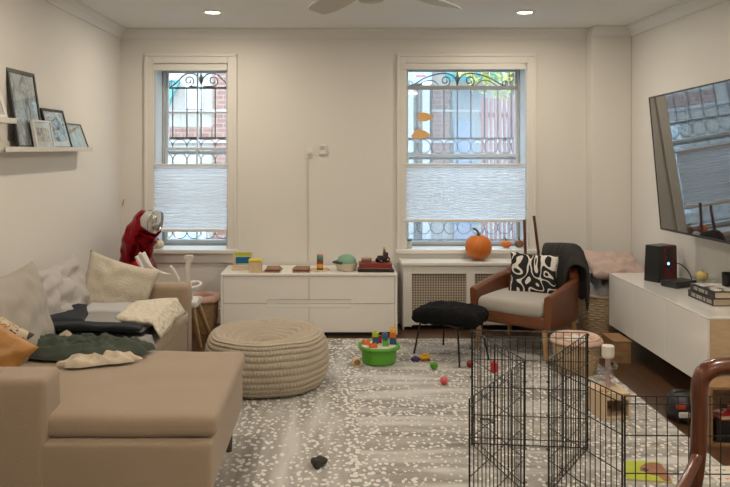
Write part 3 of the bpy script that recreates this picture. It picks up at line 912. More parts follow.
pumpkin('white_pumpkin', 'small cream pumpkin on the narrow window sill by the red balloon', 'pumpkin', (at(159, 0, 6.76)[0] + .0, 6.75, SZ), .050, .080, 9, mat('cream_pumpkin', (.62, .53, .37), .55, vary=.1), M_pst, .12, 0, .025)
t = thing('candle_jar', 'small glass candle jar with grey lid on the window sill', 'candle jar', (at(408, 0, 6.79)[0], 6.79, SZ))
obj('jar', lathe(new(), [(0, 0), (.034, 0), (.037, .004), (.037, .060), (.032, .066), (0, .066)], 24), mat('jar_pale', (.48, .52, .45), .15, vary=.05), t, smooth=False)
obj('lid', lathe(new(), [(0, .0665), (.034, .0665), (.034, .084), (0, .084)], 24), mat('jar_lid', (.13, .13, .12), .4), t)
for (px, lab, lean) in ((524.8, 'dark red wooden stick leaning at the left behind the armchair', -.02), (534.5, 'dark red wooden stick leaning at the right behind the armchair', -.10)):
    x0, z0 = at(px, 216 if px > 530 else 220, 6.38)
    zb = .02
    tag(obj('wooden_stick', tube(new(), [(x0 - lean * 1.1, 6.36, zb), (x0, 6.40, z0)], [.013, .012], 10), M_darkwood), lab, 'stick')

# ---------------------------------------------------------------- sofa with chaise
sofa = thing('sectional_sofa', 'taupe fabric sectional sofa with chaise along the left wall', 'sofa', (-1.40, 4.15, 0))
sx, sy = -1.40, 4.15
SXB = XL + .01
def L(x0, x1, y0, y1, z0, z1): return ((x0 + x1) / 2 - sx, (y0 + y1) / 2 - sy, (z0 + z1) / 2), (x1 - x0, y1 - y0, z1 - z0)
def soft(name, x0, x1, y0, y1, z0, z1, r, m=M_sofa, fn=None, n=10, parent=sofa):
    c, s = L(x0, x1, y0, y1, z0, z1)
    return obj(name, rbox(new(), *s, r, c, n, fn), m, parent, smooth=True)
soft('base', SXB, -1.005, 4.02, 5.14, .13, .37, .02)
soft('chaise_base', SXB, -.492, 3.0, 4.02, .175, .385, .022)
soft('near_arm', SXB, -1.15, 2.99, 3.19, .15, .640, .03)
soft('far_arm', SXB, -1.0, 5.13, 5.31, .12, .625, .045)
soft('backrest', SXB, -1.74, 3.19, 5.13, .36, .66, .05)
soft('chaise_cushion', -1.745, -.478, 3.035, 4.035, .385, .475, .035, fn=puff(.018, 2, .006), n=18)
soft('chaise_cushion', -1.745, -1.11, 3.19, 3.30, .385, .46, .03)
soft('seat_cushion', -1.745, -.99, 4.04, 5.13, .37, .46, .035, fn=puff(.014, 5, .006), n=16)
M_sleg = wood('dark_leg', (.05, .03, .02), (.08, .05, .03))
for x, y in ((-.545, 3.86), (-.58, 3.10), (-1.84, 3.06), (-1.84, 5.22), (-1.06, 5.22)):
    obj('leg', lathe(new(), [(0, .003 if x > -1 and y < 5 else 0), (.016, .003 if x > -1 and y < 5 else 0), (.024, .18), (0, .18)], 14, (x - sx, y - sy, .007 if x > -1 and y < 5 else 0)), M_sleg, sofa)

# cushions on the sofa
def put_pillow(name, label, cat, w, h, t, m, loc, rx=0, ry=0, rz=0, seed=0, wr=.006, slump=0, n=26, piping=None, group=None):
    r = thing(name, label, cat, loc, rz, group)
    o = obj('cover', pillow(w, h, t, n, seed, wr, slump=slump), m, r, smooth=True)
    o.rotation_euler = (rx, ry, 0)
    return r
M_back1 = mat('grey_beige_fabric', (.36, .325, .28), .92, bump=.3, bscale=240, vary=.04, sheen=.2)
M_back2 = mat('pale_grey_fabric', (.46, .43, .41), .92, bump=.3, bscale=240, vary=.05, sheen=.2)
M_cream = mat('cream_knit', (.62, .56, .45), .95, bump=1.0, bscale=130, vary=.12, vscale=60, sheen=.2)
put_pillow('sofa_pillow', 'big grey beige sofa pillow leaning at the near end of the left wall', 'pillow', .98, .50, .24, M_back1, (-1.585, 3.79, .43), rx=-.26, rz=PI / 2, seed=3, wr=.010)
put_pillow('sofa_pillow', 'crumpled pale grey sofa pillow between the beige and the cream pillow', 'pillow', .80, .44, .24, M_back2, (-1.63, 4.68, .42), rx=-.30, rz=PI / 2 + .02, seed=8, wr=.028)
p = put_pillow('throw_pillow', 'cream textured throw pillow propped against the far sofa arm', 'pillow', .48, .42, .17, M_cream, (-1.495, 4.93, .415), rx=-.20, ry=.33, rz=.30, seed=12, wr=.010)
M_must = mat('mustard_leather', (.40, .19, .045), .42, bump=.2, bscale=80, vary=.12)
put_pillow('mustard_cushion', 'mustard leather cushion lying against the near sofa arm', 'cushion', .44, .36, .15, M_must, (-1.715, 3.32, .50), rx=-.30, ry=.62, rz=.0, seed=21, wr=.010)
M_flor = ramp_mat('floral_fabric', [(0, (.08, .06, .04)), (.44, (.55, .48, .36)), (.56, (.40, .20, .06)), (.62, (.58, .52, .42))], 17, .9)
put_pillow('floral_cushion', 'floral cream cushion tucked behind the mustard leather cushion', 'cushion', .42, .36, .10, M_flor, (-1.78, 3.46, .51), rx=-.30, ry=.60, rz=.0, seed=25, wr=.006)

# blankets on the seat: folded layered throw and a cream quilt over its right end
def slab(name, quad, z, th, m, parent, seed, wr=.010, drop=None, n=34, rnd=.012):
    """a folded cloth layer: quad corners (near-left, near-right, far-right, far-left), gently uneven"""
    bm = new(); a, b, c, d = [Vector((*q, 0)) for q in quad]
    top, bot = [], []
    for i in range(n + 1):
        rt, rb = [], []
        for j in range(n + 1):
            u, v = i / n, j / n
            p = (a * (1 - u) + b * u) * (1 - v) + (d * (1 - u) + c * u) * v
            e = min(u, 1 - u, v, 1 - v) * 14
            k = min(1, e) ** .5
            nz = noise.noise(Vector((p.x * 6, p.y * 6, seed)))
            wob = Vector((noise.noise(Vector((p.x * 4, p.y * 4, seed + 9))), noise.noise(Vector((p.x * 4, p.y * 4, seed + 19))), 0)) * .02
            base = z
            if drop: base = drop(p.x, p.y, z)
            rt.append(bm.verts.new((p.x + wob.x, p.y + wob.y, base + th * (.5 + .5 * k) + wr * (nz + .5) * k)))
            rb.append(bm.verts.new((p.x + wob.x, p.y + wob.y, base + th * (.5 - .5 * k))))
        top.append(rt); bot.append(rb)
    for i in range(n):
        for j in range(n):
            bm.faces.new((top[i][j], top[i + 1][j], top[i + 1][j + 1], top[i][j + 1]))
            bm.faces.new((bot[i][j], bot[i][j + 1], bot[i + 1][j + 1], bot[i + 1][j]))
    for i in range(n):
        bm.faces.new((top[i][0], bot[i][0], bot[i + 1][0], top[i + 1][0])); bm.faces.new((top[i][n], top[i + 1][n], bot[i + 1][n], bot[i][n]))
        bm.faces.new((top[0][i], top[0][i + 1], bot[0][i + 1], bot[0][i])); bm.faces.new((top[n][i], bot[n][i], bot[n][i + 1], top[n][i + 1]))
    return obj(name, bm, m, parent, smooth=True)
def over_edge(x, y, z):
    d = x + 1.01
    return z - (max(0, d) * 1.6 + (.012 if d > 0 else 0)) if d > -.03 else z
M_navy = mat('black_knit', (.018, .022, .030), .95, bump=.5, bscale=200, vary=.2)
M_grey = mat('light_grey_knit', (.30, .295, .29), .95, bump=.5, bscale=200, vary=.08)
M_pgrey = mat('pale_knit', (.48, .475, .475), .95, bump=.5, bscale=200, vary=.05)
M_quilt = mat('cream_quilt', (.66, .60, .49), .95, vary=.06)
n_, l_ = nodes(M_quilt)
vq = n_.new('ShaderNodeTexVoronoi'); vq.inputs['Scale'].default_value = 34; l_.new(n_['Mapping'].outputs[0], vq.inputs['Vector'])
bq = n_.new('ShaderNodeBump'); bq.inputs['Strength'].default_value = .9; bq.inputs['Distance'].default_value = .012; bq.invert = True
l_.new(vq.outputs['Distance'], bq.inputs['Height']); l_.new(bq.outputs[0], n_['Principled BSDF'].inputs['Normal'])
bl = thing('folded_throw', 'folded navy and grey knitted throw lying on the sofa seat', 'blanket', (0, 0, 0))
Z0 = .478
slab('bottom_layer', ((-1.66, 4.17), (-1.03, 4.10), (-1.02, 4.66), (-1.72, 4.72)), Z0, .050, M_navy, bl, 1)
slab('grey_layer', ((-1.62, 4.21), (-1.05, 4.15), (-1.03, 4.67), (-1.66, 4.70)), Z0 + .052, .026, M_grey, bl, 2)
slab('navy_fold', ((-1.66, 4.16), (-1.05, 4.10), (-1.06, 4.19), (-1.62, 4.26)), Z0 + .076, .026, M_navy, bl, 3)
slab('navy_fold', ((-1.68, 4.20), (-1.40, 4.24), (-1.50, 4.66), (-1.72, 4.72)), Z0 + .074, .040, M_navy, bl, 4)
slab('grey_stripe', ((-1.56, 4.25), (-1.20, 4.23), (-1.20, 4.55), (-1.54, 4.58)), Z0 + .076, .020, M_grey, bl, 5)
slab('pale_stripe', ((-1.53, 4.48), (-1.24, 4.46), (-1.24, 4.72), (-1.53, 4.74)), Z0 + .080, .030, M_pgrey, bl, 5)
qt = slab('cream_quilt', ((-1.26, 4.30), (-.968, 4.16), (-.965, 4.86), (-1.26, 4.80)), Z0 + .084, .030, M_quilt, None, 7, .020, drop=over_edge, n=44)
tag(qt, 'cream quilted blanket hanging over the front edge of the sofa seat', 'blanket')
qs = slab('grey_baby_blanket', ((-1.12, 4.07), (-.972, 4.04), (-.970, 4.16), (-1.12, 4.22)), .500, .022, M_grey, None, 11, .012, drop=over_edge, n=30)
tag(qs, 'grey folded cloth end below the cream quilt at the seat edge', 'blanket')

def seat_top(x, y):
    return .502 if y < 4.06 else .492
M_olive = mat('dark_green_jersey', (.060, .075, .058), .95, bump=.3, bscale=220, vary=.12)
M_offw = mat('cream_jersey', (.60, .52, .40), .95, bump=.3, bscale=220, vary=.08)
tag(obj('crumpled_shirt', heap(-1.30, 3.90, .36, .16, .085, 3, 0, n=70, ang=-.05, fold=7, support=seat_top), M_olive, smooth=True), 'dark green shirt crumpled on the sofa in front of the throw', 'clothing')
tag(obj('crumpled_garment', heap(-1.17, 3.70, .17, .070, .050, 9, 0, n=60, ang=.30, fold=8, support=seat_top), M_offw, smooth=True), 'cream garment crumpled on the chaise below the dark green shirt', 'clothing')
tag(obj('cream_sock', heap(-1.45, 4.09, .045, .03, .075, 14, 0, fold=8, support=seat_top), M_offw, smooth=True), 'small cream cloth left of the pair behind the dark green shirt', 'clothing')
tag(obj('cream_sock', heap(-1.33, 4.09, .035, .025, .075, 17, 0, fold=8, support=seat_top), M_offw, smooth=True), 'small cream cloth right of the pair behind the dark green shirt', 'clothing')

# ---------------------------------------------------------------- knitted pouf
pf = thing('knitted_pouf', 'big round beige chunky knitted pouf beside the chaise', 'pouf', (-.455, 5.0, .009))
R0, H0 = .395, .34
prof = []
NR = 11
for i in range(NR * 7 + 1):          # side
    t = i / (NR * 7); a = -PI / 2 * .95 + t * PI * .93
    r = R0 - .055 + .055 * math.cos(a) * 1.0; z = .5 * H0 * (1 + math.sin(a) * .96) + .004
    prof.append((r, z, 's', t))
rt, zt = prof[-1][0], prof[-1][1]
NT = 9
for i in range(1, NT * 7 + 1):
    t = i / (NT * 7); r = rt * (1 - t)
    z = zt - .085 * (math.sin(t * PI / 2) ** 2.0)
    prof.append((r, z, 't', t))
def knit(r, z, a, j):
    _, _, k, t = prof[j]
    seg_n = 112
    w = a * seg_n / 2
    if k == 's':
        row = t * NR; b = abs(math.sin(PI * row)) ** .5
        st = abs(math.sin(w + (1 if int(row) % 2 else -1) * (row % 1) * 1.2))
        d = .016 * b * (.35 + .65 * st)
        sag = .012 * noise.noise(Vector((math.cos(a) * 2, math.sin(a) * 2, z * 5)))
        return r + d + sag, z + .010 * noise.noise(Vector((math.cos(a) * 1.5, math.sin(a) * 1.5, 3))) * (z / H0)
    row = t * NT; b = abs(math.sin(PI * row)) ** .5
    st = abs(math.sin(w * (1 if t < .45 else .5)))
    zz = z + .013 * b * (.35 + .65 * st) + .018 * math.cos(a - .3) * min(1, t * 4) + .028 * noise.noise(Vector((math.cos(a) * r * 5, math.sin(a) * r * 5, 7))) * min(1, t * 3)
    return r, zz + .010 * noise.noise(Vector((math.cos(a) * 1.5, math.sin(a) * 1.5, 3))) * (1 - t)
bm = lathe(new(), [(max(p[0], 0.0), p[1]) for p in prof], 448, fn=knit)
bm.faces.new([v for v in bm.verts[:448]][::-1])
obj('knitted_cover', bm, mat('beige_yarn', (.47, .40, .31), .95, bump=.5, bscale=160, vary=.08, sheen=.2), pf, smooth=True)

# ---------------------------------------------------------------- baskets
def woven(prof, rows, stakes, amp=.006):
    n = len(prof) - 1
    fine = []
    m = rows * 4
    for i in range(m + 1):
        t = i / m * n; k = min(int(t), n - 1); f = t - k
        fine.append((prof[k][0] * (1 - f) + prof[k + 1][0] * f, prof[k][1] * (1 - f) + prof[k + 1][1] * f))
    def fn(r, z, a, j):
        row = j / 4
        s = math.sin(a * stakes / 2 + (PI / 2 if int(row) % 2 else 0))
        return r + amp * (abs(math.sin(PI * row)) ** .6) * (.5 + .5 * s), z
    return lathe(new(), fine, stakes * 4, fn=fn)
M_wick = mat('wicker', (.34, .22, .105), .75, vary=.35, vscale=40, bump=.3, bscale=120)
M_wick2 = mat('pale_wicker', (.42, .31, .19), .75, vary=.3, vscale=40, bump=.3, bscale=120)
def basket(name, label, loc, rb, rt, h, m, rows, stakes, rim=.010):
    t = thing(name, label, 'basket', loc)
    obj('woven_body', woven([(rb, 0), ((rb + rt) / 2 + .012, h * .5), (rt, h)], rows, stakes), m, t, smooth=True)
    obj('inner_wall', lathe(new(), [(0, .01), (rb - .01, .01), (rt - .012, h - .004), (rt, h - .004)], 40), m, t)
    obj('rim', tube(new(), [(rt * math.cos(2 * PI * i / 48), rt * math.sin(2 * PI * i / 48), h) for i in range(48)], rim, 8, closed=True), m, t, smooth=True)
    return t
def cloth_ring(bm, r, z, drop, seed, wav=.010, puffz=.015, seg=96):
    """a liner folded outward over a rim"""
    R = []
    P = [(r - .05, z - .05), (r - .025, z + .004), (r, z + .022), (r + .022, z + .004), (r + .028, z - drop * .5), (r + .030, z - drop), (r + .024, z - drop), (r + .014, z - .01), (r - .02, z - .03)]
    for k in range(seg):
        a = 2 * PI * k / seg
        w = noise.noise(Vector((math.cos(a) * 2.2, math.sin(a) * 2.2, seed)))
        w2 = math.sin(a * 17 + w * 6)
        R.append([bm.verts.new(((q + wav * (w + .25 * w2) * (1 if i > 2 else .4)) * math.cos(a), (q + wav * (w + .25 * w2) * (1 if i > 2 else .4)) * math.sin(a), zz + puffz * w * (1 if i in (4, 5, 6) else .3))) for i, (q, zz) in enumerate(P)])
    m = len(P)
    for k in range(seg):
        A, C = R[k], R[(k + 1) % seg]
        for i in range(m): bm.faces.new((A[i], A[(i + 1) % m], C[(i + 1) % m], C[i]))
    return bm
M_pink = mat('dusty_pink_cloth', (.52, .33, .27), .92, bump=.2, bscale=160, vary=.08)
b1 = basket('wicker_basket', 'dark wicker basket with pink liner between the high chair and cabinet', (-1.13, 6.40, 0), .105, .135, .30, M_wick, 15, 26)
obj('cloth_liner', cloth_ring(new(), .132, .30, .03, 3, .006), M_pink, b1, smooth=True)
b2 = basket('wicker_basket', 'small tan wicker basket with pink liner standing on the rug edge', (1.66, 5.25, .009), .125, .155, .235, M_wick2, 14, 26)
obj('cloth_liner', cloth_ring(new(), .148, .228, .022, 8, .006, .012), mat('pale_pink_cloth', (.62, .43, .35), .92, vary=.06), b2, smooth=True)
tag(obj('basket_contents', heap(1.66, 5.25, .12, .12, .05, 31, .195), mat('white_cloth', (.70, .68, .62), .9, vary=.05), smooth=True), 'white cloth filling the small tan wicker basket', 'cloth')
b3 = basket('laundry_basket', 'large woven basket full of blankets between the armchair and console', (2.19, 6.23, 0), .17, .205, .36, M_wick2, 18, 30, .013)
M_bgrey = mat('grey_plush', (.33, .32, .32), .95, vary=.25, vscale=18, bump=.5, bscale=60)
bm = heap(2.19, 6.23, .20, .20, .19, 41, .345, n=60, fold=9)
tag(obj('grey_blanket', bm, M_bgrey, smooth=True), 'crumpled grey plush blanket stuffed in the large woven basket', 'blanket')
M_pinkp = mat('pink_pillowcase', (.50, .38, .335), .9, bump=.15, bscale=160, vary=.05)
r = thing('pink_pillow', 'dusty pink pillow lying on top of the grey blanket in the basket', 'pillow', (2.27, 6.12, .545), 0)
o = obj('cover', pillow(.52, .38, .15, 26, 51, .014), M_pinkp, r, smooth=True, loc=(0, -.14, -.02), rot=(-PI / 2 + .40, .08, .15))

# ---------------------------------------------------------------- red foil balloon in the corner
bal = thing('foil_balloon', 'red and silver foil balloon slumped in the corner beside the window', 'balloon', (-1.585, 6.25, -.0))
ax = [(-.04, .12, .02), (-.05, .10, .30), (-.08, .08, .50), (-.07, .05, .66), (-.03, 0, .80), (.04, -.05, .92), (.11, -.10, .96)]
rd = [.11, .15, .165, .115, .125, .115, .07]
def balloon_body(bm, pts, rad, seg=40, m=60, seed=0):
    import mathutils
    P = []
    for i in range(m + 1):
        t = i / m * (len(pts) - 1); k = min(int(t), len(pts) - 2); f = t - k; f2 = f * f * (3 - 2 * f)
        P.append((Vector(pts[k]) * (1 - f) + Vector(pts[k + 1]) * f, rad[k] * (1 - f2) + rad[k + 1] * f2))
    pa = None; R = []
    for i, (p, r) in enumerate(P):
        d = (P[min(i + 1, m)][0] - P[max(i - 1, 0)][0]).normalized()
        if pa is None: a, b = frame_axes(d)
        else: a = (pa - d * pa.dot(d)).normalized(); b = a.cross(d).normalized()
        pa = a; ring = []
        for k in range(seg):
            an = 2 * PI * k / seg
            dv = a * math.cos(an) + b * math.sin(an)
            q = p + dv * r
            c1 = 1 - abs(noise.noise(q * 9 + Vector((seed, 0, 0)))) * 2.2
            c2 = 1 - abs(noise.noise(q * 19 + Vector((seed, 5, 0)))) * 2.2
            ring.append(bm.verts.new(p + dv * (r + .016 * c1 + .007 * c2)))
        R.append(ring)
    for i in range(m):
        for k in range(seg): bm.faces.new((R[i][k], R[i][(k + 1) % seg], R[i + 1][(k + 1) % seg], R[i + 1][k]))
    bm.faces.new(R[0][::-1]); bm.faces.new(R[-1])
    return bm
obj('red_foil', balloon_body(new(), ax, rd), mat('red_foil_skin', (.30, .006, .014), .20, metal=.8, vary=.15, bump=1.0, bscale=11), bal, smooth=True)
bm = new()
sil = balloon_body(bm, [(.07, -.09, .965), (.10, -.125, .965), (.13, -.155, .96), (.15, -.165, .955)], [.055, .080, .078, .04], 36, 30, 4)
obj('silver_foil', bm, mat('silver_foil_skin', (.72, .72, .70), .22, metal=.85, vary=.1, bump=.8, bscale=18), bal, smooth=True)

# ---------------------------------------------------------------- high chair behind the sofa arm
M_hw = mat('high_chair_white', (.70, .66, .60), .35, vary=.02)
M_hleg = wood('beech_leg', (.42, .27, .14), (.50, .34, .19), .45, (8, 8, 1))
hc = thing('high_chair', 'white high chair with pale wooden legs behind the far sofa arm', 'high chair', (-1.20, 5.80, 0), 0)
hx, hy = -1.20, 5.80
def hp(px, py, Y):
    x, z = at(px, py, Y); return (x - hx, Y - hy, z)
def cutout(name, pxs, Y0, Y1, m, bev=.004):
    """a board whose outline is given in the plane Y0, thick to Y1"""
    bm = new()
    pts = [at(px, py, (Y0 + Y1) / 2) for px, py in pxs]
    f = [bm.verts.new((x - hx, Y0 - hy, z)) for x, z in pts]; b = [bm.verts.new((x - hx, Y1 - hy, z)) for x, z in pts]
    bm.faces.new(f); bm.faces.new(b[::-1])
    for i in range(len(f)): bm.faces.new((f[i], b[i], b[(i + 1) % len(f)], f[(i + 1) % len(f)]))
    return obj(name, bm, m, hc, bevel=bev)
side = [(138, 254), (140, 252), (143, 254), (147, 261), (153, 267), (160, 271), (166, 273), (171, 273), (169, 267), (171, 265), (175, 270), (179, 277), (181, 284), (181, 300), (160, 300), (156, 288), (148, 274)]
cutout('shell_side', side, 5.605, 5.635, M_hw, .009)
cutout('shell_side', side, 5.90, 5.915, M_hw)
def sheet(name, pxs, Y0, Y1, th, m):
    bm = new(); R = []
    P = [Vector(at(px, py, 5.77)) for px, py in pxs]
    for i, p in enumerate(P):
        d = (P[min(i + 1, len(P) - 1)] - P[max(i - 1, 0)]).normalized(); nn = Vector((-d.y, d.x)) * th / 2
        R.append([bm.verts.new((p.x + t * nn.x - hx, y - hy, p.y + t * nn.y)) for y, t in ((Y0, -1), (Y1, -1), (Y1, 1), (Y0, 1))])
    for i in range(len(R) - 1):
        for k in range(4): bm.faces.new((R[i][k], R[i][(k + 1) % 4], R[i + 1][(k + 1) % 4], R[i + 1][k]))
    bm.faces.new(R[0][::-1]); bm.faces.new(R[-1])
    return obj(name, bm, m, hc, bevel=.003)
sheet('backrest', [(140, 254), (145, 264), (150, 274), (156, 285), (160, 296)], 5.635, 5.90, .014, M_hw)
sheet('seat', [(160, 297), (170, 299), (181, 298), (190, 300)], 5.635, 5.90, .016, M_hw)
up = [(184, 256), (187, 255), (193, 255), (193.5, 258), (190.5, 263), (189.5, 272), (190.5, 281), (192.5, 290), (193, 300), (188.5, 300), (187.5, 288), (186, 278), (185.5, 268), (186.5, 260), (184, 259)]
cutout('upright', up, 5.70, 5.73, M_hw)
cutout('upright', up, 5.86, 5.89, M_hw)
c = Vector(hp(193, 285, 5.72))
obj('tray_ring', tube(new(), [(c.x + .055 * math.cos(a), c.y + .13 * math.sin(a), c.z) for a in [2 * PI * i / 40 for i in range(40)]], .012, 8, closed=True), M_hw, hc, smooth=True)
c2 = Vector(hp(194.5, 302, 5.75))
obj('leg_hub', rbox(new(), .085, .24, .055, .022, c2, 5), M_hw, hc, smooth=True)
obj('seat_hub', rbox(new(), .06, .24, .05, .022, Vector(hp(162, 303, 5.78)), 5), M_hw, hc, smooth=True)
for top, ft in ((hp(192, 305, 5.66), (200.5, 347.5)), (hp(198, 304, 5.84), (210.5, 336)), (hp(162, 305, 5.70), (150, 362)), (hp(162, 305, 5.86), (152, 338))):
    Yf = EYE * F / (ft[1] - 148)
    obj('leg', tube(new(), [top, (at(ft[0], 0, Yf)[0] - hx, Yf - hy, 0.0)], [.021, .015], 12), M_hleg, hc)
obj('support_strut', tube(new(), [hp(181, 303, 5.68), (at(190.5, 0, 5.74)[0] - hx, 5.74 - hy, 0.0)], [.016, .015], 12), M_hleg, hc)
obj('crossbar', tube(new(), [hp(162, 305, 5.78), hp(194, 303, 5.78)], [.014, .014], 10), M_hw, hc)

# ---------------------------------------------------------------- picture ledges and frames on the left wall
M_ledge = mat('ledge_white', (.60, .57, .51), .5, vary=.02)
def ledge(label, y0, y1, z):
    t = thing('picture_ledge', label, 'shelf', (XL + .001, (y0 + y1) / 2, z))
    h = (y1 - y0) / 2
    obj('shelf_board', B(0, .11, -h, h, -.018, -.004), M_ledge, t, bevel=.002)
    obj('front_lip', B(.098, .112, -h, h, -.018, .012), M_ledge, t, bevel=.002)
    obj('back_rail', B(0, .014, -h, h, -.004, .045), M_ledge, t, bevel=.002)
    return t
ledge('long white picture ledge on the left wall holding four framed pictures', 4.14, 5.62, 1.545)
ledge('short upper white picture ledge holding one white framed picture', 3.20, 4.28, 1.705)
def art(name, stops, scale, stretch=(1, 1, 1), kind='noise'):
    return ramp_mat(name, stops, scale, .35, kind, stretch, detail=3, dist=1.2)
def frame(label, y0, y1, h, z, fw, fm, artm, matw=.0, xoff=.09, lean=.07, roll=0.0):
    w = y1 - y0
    t = thing('framed_picture', label, 'framed picture', (XL + xoff, (y0 + y1) / 2, z))
    M = Matrix.Rotation(-math.asin(min(.6, lean / h)), 4, 'Y')
    d = .018
    bm = new()
    hw = w / 2
    box(bm, -d, 0, -hw, -hw + fw, 0, h, M); box(bm, -d, 0, hw - fw, hw, 0, h, M); box(bm, -d, 0, -hw + fw, hw - fw, 0, fw, M); box(bm, -d, 0, -hw + fw, hw - fw, h - fw, h, M)
    obj('frame_border', bm, fm, t)
    if matw:
        obj('mat_board', B(-d + .003, -.007, -hw + fw, hw - fw, fw, h - fw, M=M), mat('mat_white', (.66, .64, .58), .6), t)
    q = fw + matw
    obj('picture', B(-d + .004, -.006, -hw + q, hw - q, q, h - q, M=M), artm, t)
    obj('glazing', B(-.0045, -.0035, -hw + fw, hw - fw, fw, h - fw, M=M), thin_glass('frame_glass', refl=.10), t)
    return t
M_blackwood = mat('black_frame', (.016, .013, .011), .4, vary=.1)
M_whf = mat('white_frame', (.66, .64, .59), .4, vary=.02)
frame('tall black framed print standing on the long ledge', 4.40, 4.80, .478, 1.545, .022, M_blackwood,
      art('print_street', [(0, (.18, .18, .18)), (.38, (.33, .34, .34)), (.46, (.58, .58, .56)), (.56, (.42, .43, .42)), (.64, (.68, .67, .63))], 9, (1, 1.2, .8)), 0, .075, .07)
frame('medium black framed print with white mount on the long ledge', 4.86, 5.25, .272, 1.545, .016, M_blackwood,
      art('print_harbour', [(0, (.10, .11, .12)), (.42, (.45, .46, .45)), (.50, (.20, .21, .22)), (.54, (.58, .58, .55))], 11, (1, 1, 1.4)), .035, .095, .07)
frame('small white framed colourful picture in front of the tall black frame', 4.59, 4.88, .180, 1.545, .012, M_whf,
      art('print_colour', [(0, (.55, .30, .10)), (.42, (.62, .52, .35)), (.52, (.14, .20, .28)), (.60, (.60, .34, .14))], 16), .035, .108, .03)
frame('small thin framed pastel picture at the far end of the long ledge', 5.24, 5.58, .190, 1.545, .007, mat('thin_brown', (.10, .07, .05), .4),
      art('print_pastel', [(0, (.52, .36, .28)), (.45, (.62, .50, .34)), (.55, (.66, .58, .46)), (.65, (.45, .40, .32))], 8, (1, 2, .6)), 0, .100, .065)
frame('white framed picture standing alone on the upper ledge', 3.62, 4.23, .28, 1.705, .030, M_whf,
      art('print_dark', [(0, (.10, .09, .09)), (.48, (.45, .42, .38)), (.56, (.2, .19, .18))], 9), .04, .09, .08)

# ---------------------------------------------------------------- armchair
AC = (1.475, 5.88)
AR = math.radians(-39)     # turned towards the left of the view
arm = thing('leather_armchair', 'cognac brown leather armchair with grey seat cushion in front of the radiator cover', 'armchair', (*AC, .009), AR)
M_leather = mat('cognac_leather', (.150, .050, .019), .36, bump=.15, bscale=90, vary=.15, vscale=6)
# local frame: x across, -y front
HWID = .295
def shell():
    bm = new()
    path = []
    for t in range(7): path.append((-HWID, -.30 + t * .075, t / 6 * .36))
    N = 16
    for i in range(1, N):
        a = PI - PI * i / N
        path.append((HWID * math.copysign(abs(math.cos(a)) ** .6, math.cos(a)), .15 + .17 * math.sin(a) ** .7, .36 + .28 * i / N))
    for t in range(7): path.append((HWID, .15 - t * .075, .64 + t / 6 * .36))
    R = []
    n = len(path)
    for i, (x, y, s) in enumerate(path):
        p0 = Vector(path[max(i - 1, 0)][:2]); p1 = Vector(path[min(i + 1, n - 1)][:2])
        d = (p1 - p0).normalized(); nr = Vector((-d.y, d.x))
        e = min(s, 1 - s)
        k = max(0, min(1, (e - .38) / .09)); k = k * k * (3 - 2 * k)
        top = .475 + .055 * min(1, e / .32) + .125 * k
        flare = .012 + .035 * k
        th = .026
        ring = []
        for (o, z) in ((-th, .235), (-th, top - .02), (-th * .4 + flare, top), (th * .6 + flare, top), (th + flare, top - .02), (th, .215)):
            ring.append(bm.verts.new((x + nr.x * o, y + nr.y * o, z)))
        R.append(ring)
    for i in range(n - 1):
        for q in range(6): bm.faces.new((R[i][q], R[i][(q + 1) % 6], R[i + 1][(q + 1) % 6], R[i + 1][q]))
    bm.faces.new(R[0][::-1]); bm.faces.new(R[-1])
    return bm
obj('shell', shell(), M_leather, arm, smooth=False, bevel=.010, seg=3)
obj('seat_base', rbox(new(), .56, .58, .105, .03, (0, -.01, .272), 8), M_leather, arm, smooth=True)
M_seat = mat('grey_seat_fabric', (.40, .37, .33), .92, bump=.4, bscale=200, vary=.08)
obj('seat_cushion', rbox(new(), .53, .58, .105, .045, (0, -.03, .358), 14, puff(.022, 4, .004)), M_seat, arm, smooth=True)
for sx_, sy_ in ((-1, -1), (1, -1), (-1, 1), (1, 1)):
    obj('leg', tube(new(), [(sx_ * .26, sy_ * .25, .24), (sx_ * .28, sy_ * .28, 0)], [.026, .015], 14), M_oak, arm)
# cushion and throw on the armchair
def ac_world(x, y, z):
    a = rotz((x, y), AR); return (AC[0] + a[0], AC[1] + a[1], z + .009)
M_bw = mat('black_white_print', (.02, .02, .02), .9)
n_, l_ = nodes(M_bw); p_ = n_['Principled BSDF']; mp_ = n_['Mapping']
wv = n_.new('ShaderNodeTexNoise'); wv.inputs['Scale'].default_value = 3.6; wv.inputs['Detail'].default_value = 0; wv.inputs['Distortion'].default_value = 2.2
l_.new(mp_.outputs[0], wv.inputs['Vector'])
a_ = n_.new('ShaderNodeMath'); a_.operation = 'MULTIPLY'; a_.inputs[1].default_value = 5.0; l_.new(wv.outputs['Fac'], a_.inputs[0])
b_ = n_.new('ShaderNodeMath'); b_.operation = 'FRACT'; l_.new(a_.outputs[0], b_.inputs[0])
c_ = n_.new('ShaderNodeMath'); c_.operation = 'LESS_THAN'; c_.inputs[1].default_value = .25; l_.new(b_.outputs[0], c_.inputs[0])
m_ = n_.new('ShaderNodeMix'); m_.data_type = 'RGBA'; m_.inputs['A'].default_value = (.012, .012, .013, 1); m_.inputs['B'].default_value = (.70, .66, .60, 1)
l_.new(c_.outputs[0], m_.inputs['Factor']); l_.new(m_.outputs['Result'], p_.inputs['Base Color'])
pl = ac_world(.03, .03, .385)
put_pillow('patterned_pillow', 'black and white patterned pillow standing on the leather armchair', 'pillow', .38, .345, .13, M_bw, pl, rx=-.20, ry=.05, rz=AR + .35, seed=33, wr=.005)
